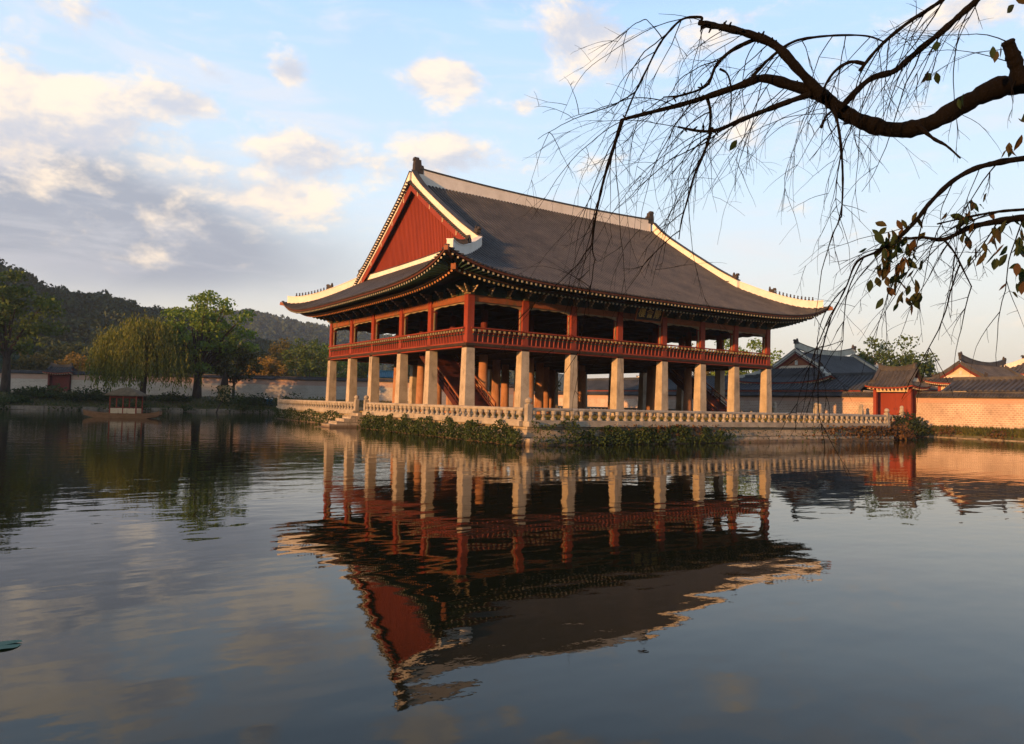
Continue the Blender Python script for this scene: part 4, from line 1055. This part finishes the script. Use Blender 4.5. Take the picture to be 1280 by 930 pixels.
for k, (px, dp, h, cr, lm, lb) in enumerate((
    (330, 150, 9.5, 4.6, 'leaf_yellow', 'small golden yellow tree over the far wall left of the pavilion'),
    (352, 170, 15.5, 6.5, 'leaf_olive', 'olive green tree over the far wall between the golden tree and the pavilion'),
    (385, 158, 15.0, 6.8, 'leaf_green', 'rounded green tree over the far wall touching the end of the pavilion roof'),
    (412, 165, 14.0, 5.6, 'leaf_bright', 'light green tree right behind the far left pillar'),
    (450, 178, 12.5, 6.5, 'leaf_green', 'green tree showing between the left pillars and under the railing'),
    (100, 150, 9.0, 5.4, 'leaf_yellow', 'golden bush like tree over the wall right of the small dark red gate'),
    (40, 152, 9.5, 5.2, 'leaf_olive', 'olive tree over the wall behind the tall left edge tree'),
    (68, 172, 13.5, 6.5, 'leaf_dark', 'dark tree rising behind the small dark red gate roof'),
    (132, 168, 12.5, 6.2, 'leaf_green', 'green tree behind the left side of the willow'),
    (300, 165, 13.0, 6.0, 'leaf_dark', 'dark green tree behind the right side of the bright green tree'),
    (520, 165, 12.0, 6.5, 'leaf_dark', 'dark tree seen between the pillars in the middle of the west side'),
    (560, 160, 11.0, 6.0, 'leaf_green', 'green tree seen low between the corner pillars'),
    (610, 165, 12.0, 6.5, 'leaf_dark', 'dark tree far behind the wooden stairs'),
    (670, 175, 12.0, 6.5, 'leaf_dark', 'dark tree far behind the front pillars near the corner post'))):
    tree(ground_at(px, dp), h, cr, lb, lm, .22, 26, 110, .48, G, seed=20+k, low=.15)
G = 'trees among the halls behind the east wall'
for k, (px, dp, h, cr, lm, lb) in enumerate((
    (1112, 132, 15.8, 7.6, 'leaf_green', 'large airy tree between the big hall and the brown roofed hall'),
    (1085, 140, 14.5, 5.0, 'leaf_olive', 'thin crowned tree left of the large airy tree above the big hall'),
    (1146, 138, 13.0, 4.8, 'leaf_green', 'rounded tree right of the large airy tree'),
    (1230, 190, 13.5, 5.0, 'leaf_dark', 'low dark tree far behind the brown roofed hall'),
    (925, 150, 17.0, 8.5, 'leaf_bright', 'bright tree seen through the last bays of the upper floor'),
    (882, 155, 15.5, 8.0, 'leaf_olive', 'tree seen through the upper floor left of the bright one'),
    (968, 150, 12.5, 5.2, 'leaf_olive', 'low tree between the pavilion corner and the big hall gable'),
    (830, 175, 15.0, 6.5, 'leaf_dark', 'dark tree behind the upper floor railing further left'))):
    tree(ground_at(px, dp), h, cr, lb, lm, .22, 34, 150, .46, G, seed=50+k, low=.12, open_=0)
def shrub(loc, r, hh, label, lm, n=900, leaf=.22, group=None, name='shrub'):
    t = thing(name, loc, label, 'shrub', group); b = MB()
    for k in range(5): b.tube([(0, 0, -.1), (rng.normal()*r*.4, rng.normal()*r*.4, hh*.7)], [.04, .015], 5)
    b.build('stem', 'bark', t, local=True); b = MB()
    q = rng.normal(size=(n, 3)); q /= np.linalg.norm(q, axis=1)[:, None]; q *= rng.uniform(0, 1, (n, 1))**.4
    q *= (1+.25*np.sin(q[:, :1]*5+q[:, 1:2]*4)); q[:, 2] = np.abs(q[:, 2])
    b.leaves(q*(r, r, hh)+(0, 0, .05), leaf); b.build('foliage', lm, t, local=True); return t
shrub((50.6, -5.4, .1), 2.2, 2.0, 'dark green bush at the water where the bridge meets the east bank', 'leaf_dark', 1800, .26)
shrub((38.5, -10.3, .0), 2.0, 1.5, 'rust coloured bush hanging at the front right end of the terrace', 'leaf_rust', 1400, .22)
shrub((42.6, -7.3, .0), 1.9, 1.35, 'rust and green bush in the water beside the bridge', 'leaf_rust', 1200, .22)
G = 'low shrubs on the far bank'
for k, (px, dp, r, hh, lm, lb) in enumerate(((35, 99, 2.6, 1.2, 'leaf_dark', 'flat dark shrub at the foot of the left edge tree'), (62, 100, 2.4, 1.6, 'leaf_ivy', 'shrub in front of the small red gate'),
    (98, 101, 3.0, 1.7, 'leaf_dark', 'wide shrub on the bank left of the willow'), (125, 103, 2.4, 1.5, 'leaf_ivy', 'shrub under the left edge of the willow'), (215, 108, 2.8, 1.3, 'leaf_dark', 'shrub between the willow and the bright green tree'),
    (305, 113, 2.8, 1.6, 'leaf_ivy', 'shrub right of the straw wrapped trunk'), (325, 114, 2.2, 1.7, 'leaf_dark', 'shrub left of the small blue box'), (360, 116, 3.2, 2.1, 'leaf_dark', 'shrub behind the far end of the left balustrade'), (395, 118, 2.6, 1.8, 'leaf_ivy', 'shrub behind the far left pillars'), (20, 96, 2.0, .9, 'leaf_ivy', 'low tuft on the stones at the left edge of the pond'), (84, 95.5, 2.6, .9, 'leaf_dark', 'dark tuft hanging over the bank stones below the small gate'), (60, 95, 2.4, .8, 'leaf_rust', 'brownish tuft over the bank stones at far left'))):
    shrub(ground_at(px, dp), r, hh, lb, lm, 900, .26, G)
G = 'low shrubs along the east bank'
for k, (y_, r, hh, lm, lb) in enumerate(((-13.5, 1.5, .7, 'leaf_rust', 'rust brown tuft on the east bank just right of the bridge bush'), (-17.5, 1.3, .6, 'leaf_ivy', 'low green tuft on the east bank, second one right of the bridge'), (-8.5, 1.6, .9, 'leaf_rust', 'brown shrub at the foot of the sunlit wall beside the bridge end'),
    (-21.5, 1.6, .65, 'leaf_rust', 'reddish low tuft at the water under the right end of the lit wall'), (-25.0, 1.5, .7, 'leaf_ivy', 'green tuft at the right edge of the picture under the lit wall'))):
    shrub((52.6, y_, .15), r, hh, lb, lm, 420, .2, G)
# ivy over the terrace wall, grass on the banks
def ivy(name, n, place, mat, leaf):
    P = np.array([place() for _ in range(n)]); b = MB(); b.leaves(P, leaf); return tag(b.build(name, mat), kind='stuff')
def dens_f(x): return .55+.45*math.sin(x*.9+1)*math.sin(x*.37+2)
def ivy_front():
    while 1:
        x = rnd.triangular(TX0-.3, 33, 3) if rnd.random() < .8 else rnd.uniform(TX0, 36)
        top = 1.06+.12*math.sin(x*2.1)+.10*math.sin(x*.8)+(.35 if x < 1 else 0); z = rnd.uniform(.05, top); lim = 13+2.5*math.sin(z*3)
        if (x < lim and math.sin(x*1.3+2)*math.sin(z*2.6+x*.8)+.55*math.sin(x*3.7-z*4) < .30+.5*(rnd.random()-.3)+.9*(z < .5)) or rnd.random() < dens_f(x)*.10:
            return (x, TY0-.32-.55*rnd.random()*(1-z/2.2)-.15*math.sin(x*1.7)**2, z)
def ivy_west():
    y = rnd.uniform(TY0-.3, 12.6); z = rnd.uniform(.05, 1.08+.24*math.sin(y*1.9)+.14*math.sin(y*4.7)); return (TX0-.32-.75*rnd.random()*(1-z/2.4)-.2*math.sin(y*1.3)**2, y, z)
def ivy_far():
    y = rnd.uniform(17, 39); z = rnd.uniform(.05, 1.15+.2*math.sin(y)); return (TX0-.3-.5*rnd.random(), y, z)
ivy('ivy', 6000, ivy_front, 'leaf_ivy', .135); ivy('ivy', 8500, ivy_west, 'leaf_ivy', .135); ivy('ivy', 2600, ivy_far, 'leaf_ivy', .15)
ivy('creeper', 1500, lambda: (rnd.choice([rnd.gauss(9, 2.5), rnd.gauss(31, 3), rnd.gauss(34, 2)]), TY0-.34-.35*rnd.random(), rnd.uniform(.1, 1.25)), 'leaf_rust', .18)
def grass(name, n, place, mat, hh, w=.05):
    P = np.array([place() for _ in range(n)]); th = rng.uniform(0, 2*PI, n); a = np.c_[np.cos(th), np.sin(th), 0*th]*w
    tip = np.c_[rng.normal(size=(n, 2))*hh*.35, rng.uniform(.5, 1.3, n)*hh]; b = MB()
    b.add(np.stack([P-a, P+a, P+tip], 1).reshape(-1, 3), tr=np.arange(3*n).reshape(-1, 3)); return tag(b.build(name, mat), kind='stuff')
def gplace(x0, x1, y0, y1):
    def f():
        x, y = rnd.uniform(x0, x1), rnd.uniform(y0, y1); return (x, y, float(height(np.array([x]), np.array([y]))[0])-.03)
    return f
grass('bank_grass', 9000, gplace(52.05, 54.4, -42, -6), 'leaf_grass', .42, .06)
grass('terrace_grass', 15000, lambda: (rnd.uniform(-1.9, 36), rnd.uniform(-10.4, -.8), 1.39), 'leaf_yellowgrass', .24, .045)
grass('bank_grass', 6000, gplace(-45, 30, 68.3, 74), 'leaf_grass', .40, .08)

def bank_place():
    x = rnd.uniform(-62, 34); c = math.sin(x*.33)+math.sin(x*.81+1)+.6*math.sin(x*2.3)
    if rnd.random() > .28+.3*c: return bank_place()
    q = rnd.random(); return (x, PY1-.55+2.6*q*rnd.random(), .05+rnd.random()*(.55+.25*c+.3*q))
ivy('bank_plants', 4200, bank_place, 'leaf_ivy', .26); ivy('bank_plants', 1800, bank_place, 'leaf_grass', .24)

# ------------------------------------------------------------------ boat, lotus leaf, small things
bq = spot(153, 525, 72.0); bo = thing('pleasure_boat', (bq[0], bq[1], 0), 'wooden punt with a thatched red posted cabin moored on the left of the pond', 'boat', rz=math.radians(-30))
L_ = 7.2; mb = MB(); xs = np.linspace(-L_/2, L_/2, 15); sec = []
for x in xs:
    t_ = abs(x)/(L_/2); w = .78*(1-.55*t_**3); lift_ = .34*t_**3; zt = .44+lift_*.75; zb = -.12+lift_*1.1
    sec.append([(x, -w, zt), (x, -w*.82, zb), (x, w*.82, zb), (x, w, zt), (x, w-.09, zt), (x, w*.75, zb+.14), (x, -w*.75, zb+.14), (x, -w+.09, zt), (x, -w, zt)])
mb.sheet(np.array(sec)); mb.box((-L_/2+.02, 0, .56), (.12, .75, .36)); mb.box((L_/2-.02, 0, .56), (.12, .75, .36)); mb.build('hull', 'boat_wood', bo, local=True)
mb = MB(); mb.box((0, 0, .30), (6.0, 1.2, .05)); mb.build('deck', 'boat_wood', bo, local=True)
cx0, cx1, cw = -.95, 1.55, .68
for x in (cx0, (cx0+cx1)/2, cx1):
    for y in (-cw, cw): mb = MB(); mb.box((x, y, 1.32), (.09, .09, 2.0)); mb.build('post', 'red_paint', bo, local=True)
for y in (-cw, cw):
    mb = MB()
    for k in range(3): mb.box((cx0+.42+k*.83, y, .70), (.70, .05, .50))
    mb.build('side_panel', 'cream_trim', bo, local=True)
    mb = MB(); mb.box((.3, y, 1.02), (2.5, .06, .07)); mb.box((.3, y, .42), (2.5, .06, .08)); mb.box((.3, y, 2.05), (2.5, .06, .22)); mb.build('cabin_rail', 'dark_red', bo, local=True)
mb = MB(); prof = [(1.0, 2.20), (.97, 2.32), (.62, 2.68), (.30, 2.92), (.02, 3.05)]
ring = []
for s_, z in prof:
    ring.append([(.3+sx*1.65*s_*1.0, sy*1.02*s_, z) for sx, sy in ((-1, -1), (0, -1), (1, -1), (1, 0), (1, 1), (0, 1), (-1, 1), (-1, 0), (-1, -1))])
mb.sheet(np.array(ring)); mb.box((.3, 0, 2.2), (3.2, 1.98, .04)); mb.build('cabin_roof', 'thatch', bo, local=True)
lf = MB(); n = 20; th = np.linspace(.16, 2*PI-.16, n); rr = .15*(1+.05*np.sin(th*5)); z = .010+.006*np.sin(th*3)
lf.add(np.vstack([(0, 0, .010), np.c_[rr*np.cos(th), rr*np.sin(th), z]]), tr=[(0, i+1, i+2) for i in range(n-1)])
lv = thing('lotus_leaf', (-26.90, -37.46, 0), 'single teal lotus leaf floating at the left edge of the pond', 'leaf')
lf.build('blade', 'lotus', lv, local=True); mb = MB(); mb.tube([(0, 0, .0), (.02, .03, -.3), (.0, .1, -.9)], .012, 5); mb.build('stem', 'leaf_green', lv, local=True)
bx = ground_at(337, 115); u = thing('blue_box', bx, 'small blue cabinet with white lid on the far bank by the terrace end', 'cabinet')
mb = MB(); mb.box((0, 0, .55), (.9, .7, 1.0)); mb.box((0, -.36, .55), (.7, .03, .75)); mb.build('body', 'sign_blue', u, local=True)
mb = MB(); mb.box((0, 0, 1.12), (1.3, .95, .14), taper=.85); mb.build('lid', 'white_paint', u, local=True)

# ------------------------------------------------------------------ the overhanging branch
Z7 = 580/1280
def zp(x, y, d): return spot(700+x*Z7, y*Z7, d)
def limb(pts, d0, d1, w0, w1):
    "surveyed limb: view directions with distances; widths become real thickness"
    n = len(pts); out = []; rad = []
    for i, (x, y) in enumerate(pts):
        t_ = i/(n-1); d = d0+(d1-d0)*t_; out.append(zp(x, y, d)); rad.append((w0[i] if isinstance(w0, list) else w0+(w1-w0)*t_)*Z7*d/FPX/2)
    out = np.array(out); rad = np.array(rad)
    tt = np.linspace(0, n-1, (n-1)*9+1); i0 = np.clip(tt.astype(int), 0, n-2); f_ = (tt-i0)[:, None]
    P = lambda k: out[np.clip(k, 0, n-1)]
    p0, p1, p2, p3 = P(i0-1), P(i0), P(i0+1), P(i0+2)
    c = .5*((2*p1)+(-p0+p2)*f_+(2*p0-5*p1+4*p2-p3)*f_**2+(-p0+3*p1-3*p2+p3)*f_**3)
    r_ = np.interp(tt, np.arange(n), rad); kn = 1+.09*np.sin(tt*5.1)+.05*np.sin(tt*11.7+1)+rng.normal(size=len(tt))*.035
    return c, r_*kn
tb = zp(2050, 1500, 5.6); tb[2] = .9
ct = thing('overhanging_tree', tuple(tb), 'bare weeping tree whose dark branch arches over the pond at upper right', 'tree')
tk = MB(); top = zp(1780, 330, 5.5)
tk.tube(bez(tb-(0, 0, .3), top, (.15, -.1, 0), 9), np.linspace(.30, .17, 9), 12); tk.tube(bez(top, top+np.array([.4, -.6, 2.6]), (.1, .1, .2), 7), np.linspace(.16, .05, 7), 8)
tk.build('trunk', 'shaded_bark', ct, smooth=True)
LIMBS = [
 ([(1780, 330), (1600, 235), (1400, 195), (1280, 228), (1200, 245), (1110, 290), (1010, 345), (920, 358), (840, 338), (780, 308), (720, 262), (640, 236), (560, 216), (500, 235), (420, 262), (340, 287), (250, 310), (170, 330)], 5.5, 6.3, [112, 96, 78, 61, 56, 50, 45, 43, 41, 38, 36, 29, 24, 20, 16, 13, 11, 8], 0),
 ([(172, 330), (150, 400), (125, 480), (108, 550), (95, 620), (90, 690), (100, 720)], 6.3, 6.2, 12, 2),
 ([(730, 268), (660, 195), (600, 130), (540, 100), (470, 80), (420, 70), (383, 62)], 5.9, 6.2, 29, 16),
 ([(385, 62), (390, 48), (340, 52), (300, 88), (270, 130), (240, 190), (205, 260), (172, 340), (140, 420)], 6.2, 6.35, 8, 4),
 ([(530, 212), (580, 160), (640, 117), (700, 103), (780, 97), (850, 100), (900, 118)], 6.1, 5.8, 10, 4),
 ([(555, 110), (530, 112), (470, 142), (430, 182), (405, 235), (340, 262), (285, 268)], 6.05, 6.4, 14, 4),
 ([(772, 300), (850, 222), (920, 197), (960, 165), (1000, 130), (1050, 90), (1100, 45), (1150, 0), (1200, -60)], 5.85, 5.4, 16, 18),
 ([(840, 176), (800, 171), (760, 195), (735, 230), (722, 262)], 5.8, 5.9, 11, 6),
 ([(826, 196), (880, 130), (950, 70), (1010, 30), (1060, -5), (1100, -50)], 5.8, 5.5, 9, 12),
 ([(715, 252), (640, 277), (560, 307), (490, 335), (440, 357), (390, 362), (325, 350)], 5.95, 6.2, 18, 6),
 ([(420, 352), (398, 420), (372, 480), (352, 550), (335, 610), (328, 660)], 6.15, 6.1, 10, 3),
 ([(404, 264), (414, 300), (415, 335), (410, 368)], 6.2, 6.15, 10, 8),
 ([(440, 190), (462, 205), (472, 250), (470, 330)], 6.1, 6.1, 7, 3),
 ([(752, 292), (768, 350), (778, 440), (780, 520), (776, 600)], 5.8, 5.7, 10, 4),
 ([(1270, 235), (1258, 180), (1244, 140), (1234, 112)], 5.45, 5.4, 42, 30),
 ([(1560, 560), (1400, 590), (1280, 600), (1200, 612), (1130, 628), (1060, 660), (1000, 655), (950, 660)], 5.0, 5.3, 26, 5),
 ([(1400, 572), (1280, 578), (1200, 585), (1120, 600), (1040, 618)], 5.0, 5.2, 10, 4),
 ([(1060, 662), (1090, 700), (1120, 760), (1136, 792)], 5.2, 5.2, 7, 3),
 ([(1560, 400), (1400, 425), (1280, 437), (1200, 450), (1140, 467), (1080, 502), (1020, 560), (980, 612), (930, 660), (880, 692), (820, 722), (790, 790), (760, 850), (735, 900)], 5.1, 5.4, 20, 2),
 ([(985, 345), (1030, 382), (1066, 402), (1105, 437)], 5.6, 5.5, 13, 4),
 ([(960, 362), (720, 352), (735, 320), (760, 300)][1:], 5.8, 5.8, 9, 6),
]
main = MB(); tw = MB(); paths = []
for pts, d0, d1, w0, w1 in LIMBS:
    c, r_ = limb(pts, d0, d1, w0, w1); main.tube(c, r_, 10 if isinstance(w0, list) else 6); paths.append((c, r_))
for k in range(60):                                      # knots and broken stubs
    c, r_ = paths[rnd.choice([0, 2, 2, 5, 9, 0])]; i = rnd.randrange(len(c)//3, len(c)-2)
    d = np.array([rnd.gauss(0, 1), rnd.gauss(0, 1), rnd.gauss(.3, 1)]); d /= np.linalg.norm(d)
    main.tube([c[i], c[i]+d*(r_[i]+rnd.uniform(.01, .05))], [max(.009, r_[i]*.5), .006], 6)
main.build('branch', 'shaded_bark', ct, smooth=True)
tips = []
def twig(p, d, ln, r0, depth_):
    n = max(5, int(ln/.07)); pts = [np.array(p)]; d = np.array(d, float); d /= np.linalg.norm(d); cur = np.array([rnd.gauss(0, .05) for _ in range(3)])
    for i in range(n):
        d = d+cur*.35+np.array([0, 0, -.075])+np.array([rnd.gauss(0, .075) for _ in range(3)]); d /= np.linalg.norm(d); pts.append(pts[-1]+d*ln/n)
    pts = np.array(pts); tw.tube(pts, np.linspace(r0, max(.0009, r0*.30), n+1), 4, caps=False)
    tips.append(pts[-1])
    if depth_ > 0:
        for k in range(rnd.randint(2, 4) if depth_ > 1 else rnd.randint(1, 3)):
            i = rnd.randrange(1, n); dd = pts[min(i+1, n)]-pts[i]; dd = dd/np.linalg.norm(dd)+np.array([rnd.gauss(0, .55) for _ in range(3)])+RGT*rnd.choice([-.55, .5])
            twig(pts[i], dd, ln*rnd.uniform(.20, .52), r0*.55, depth_-1)
plan = [(0, 46, .45), (1, 16, .1), (2, 16, .3), (3, 22, .2), (4, 14, .1), (5, 12, .2), (6, 24, .1), (8, 16, .1), (9, 18, .2), (10, 9, .1), (11, 4, .1), (13, 6, .2), (15, 16, .25), (16, 10, .2), (18, 22, .2), (17, 5, .1), (7, 6, .1), (14, 7, .1)]
for li, cnt, lo in plan:
    c, r_ = paths[li]; n = len(c)
    cnt = int(cnt*.50)+1
    for k in range(cnt):
        i = int(n*(lo+(.99-lo)*(k+rnd.random())/cnt)); i = min(i, n-2)
        tdir = c[i+1]-c[i]; tdir = tdir/np.linalg.norm(tdir)
        dr = tdir*rnd.uniform(.0, .7)-RGT*rnd.uniform(.0, .75)+np.array([0, 0, rnd.uniform(-1.0, .15)])+FWD*rnd.uniform(-.4, .4)
        if li in (6, 8): dr = -RGT*rnd.uniform(.2, .9)+np.array([0, 0, -rnd.uniform(.4, 1.0)])
        twig(c[i], dr, rnd.uniform(.5, 1.5)*(1.1 if li in (0, 3, 1, 9) else .8), rnd.uniform(.0034, .0062), 2)
tw.build('twigs', 'shaded_bark', ct)
lm = MB()
def leaf(p, ln, hang):
    p = np.asarray(p, float); d = np.array([rnd.gauss(0, .35), rnd.gauss(0, .35), -1.0*hang]); d /= np.linalg.norm(d)
    s_ = np.cross(d, np.array([rnd.gauss(0, 1), rnd.gauss(0, 1), .1])); s_ /= np.linalg.norm(s_); nn = np.cross(d, s_); w = ln*rnd.uniform(.19, .27); fo = rnd.uniform(.1, .5)*w; cu = rnd.uniform(-.12, .2)*ln
    v = []; prof = [(0, 0), (.18, .62), (.42, 1), (.70, .72), (1.0, 0)]
    for t_, q in prof: m_ = p+d*ln*t_+nn*cu*t_*t_; v += [m_-s_*w*q+nn*fo*q, m_, m_+s_*w*q+nn*fo*q]
    qd = []
    for i in range(4):
        for j in range(2): qd.append((i*3+j, i*3+j+1, i*3+4+j, i*3+3+j))
    lm.add(v, qd)
for (x, y, sx, sy, n, d) in ((925, 640, 26, 22, 12, 5.35), (915, 690, 36, 34, 44, 5.35), (935, 760, 34, 40, 28, 5.35), (965, 810, 18, 30, 7, 5.35), (1125, 585, 28, 22, 16, 5.2), (1215, 655, 42, 30, 20, 5.1), (1265, 640, 20, 40, 12, 5.1), (1265, 760, 16, 30, 16, 5.0), (1120, 660, 14, 20, 4, 5.2), (1190, 700, 22, 14, 5, 5.1),
                         (1018, 205, 18, 10, 3, 5.5), (1100, 265, 6, 10, 2, 5.4), (1045, 115, 8, 10, 2, 5.4), (1220, 125, 20, 8, 4, 5.3), (1240, 405, 8, 16, 5, 5.2), (1270, 360, 6, 14, 3, 5.2), (480, 385, 3, 3, 1, 6.1), (1250, 10, 8, 10, 2, 5.2), (985, 590, 10, 6, 2, 5.3), (1175, 540, 5, 5, 1, 5.2)):
    for k in range(n):
        p = zp(rnd.gauss(x, sx), rnd.gauss(y, sy), d+rnd.gauss(0, .12)); leaf(p, rnd.uniform(.070, .125), rnd.choice([1, 1, 1, .3]))
lm.build('leaves', 'leaf_cherry', ct)

# ------------------------------------------------------------------ evening air between here and the hills
mb = MB(); mb.box((0, 0, 70), (4060, 4060, 146)); hz = mb.build('haze', []); tag(hz, kind='stuff')
hm = bpy.data.materials.new('haze'); hm.use_nodes = True; ht = NT(hm.node_tree); ht.n.remove(ht.n['Principled BSDF'])
pv = ht.add('ShaderNodeVolumePrincipled'); pv.inputs['Color'].default_value = (.62, .78, 1.0, 1); pv.inputs['Density'].default_value = .00022; pv.inputs['Anisotropy'].default_value = .2
ht.l.new(pv.outputs[0], ht.n['Material Output'].inputs['Volume']); hz.data.materials.append(hm)
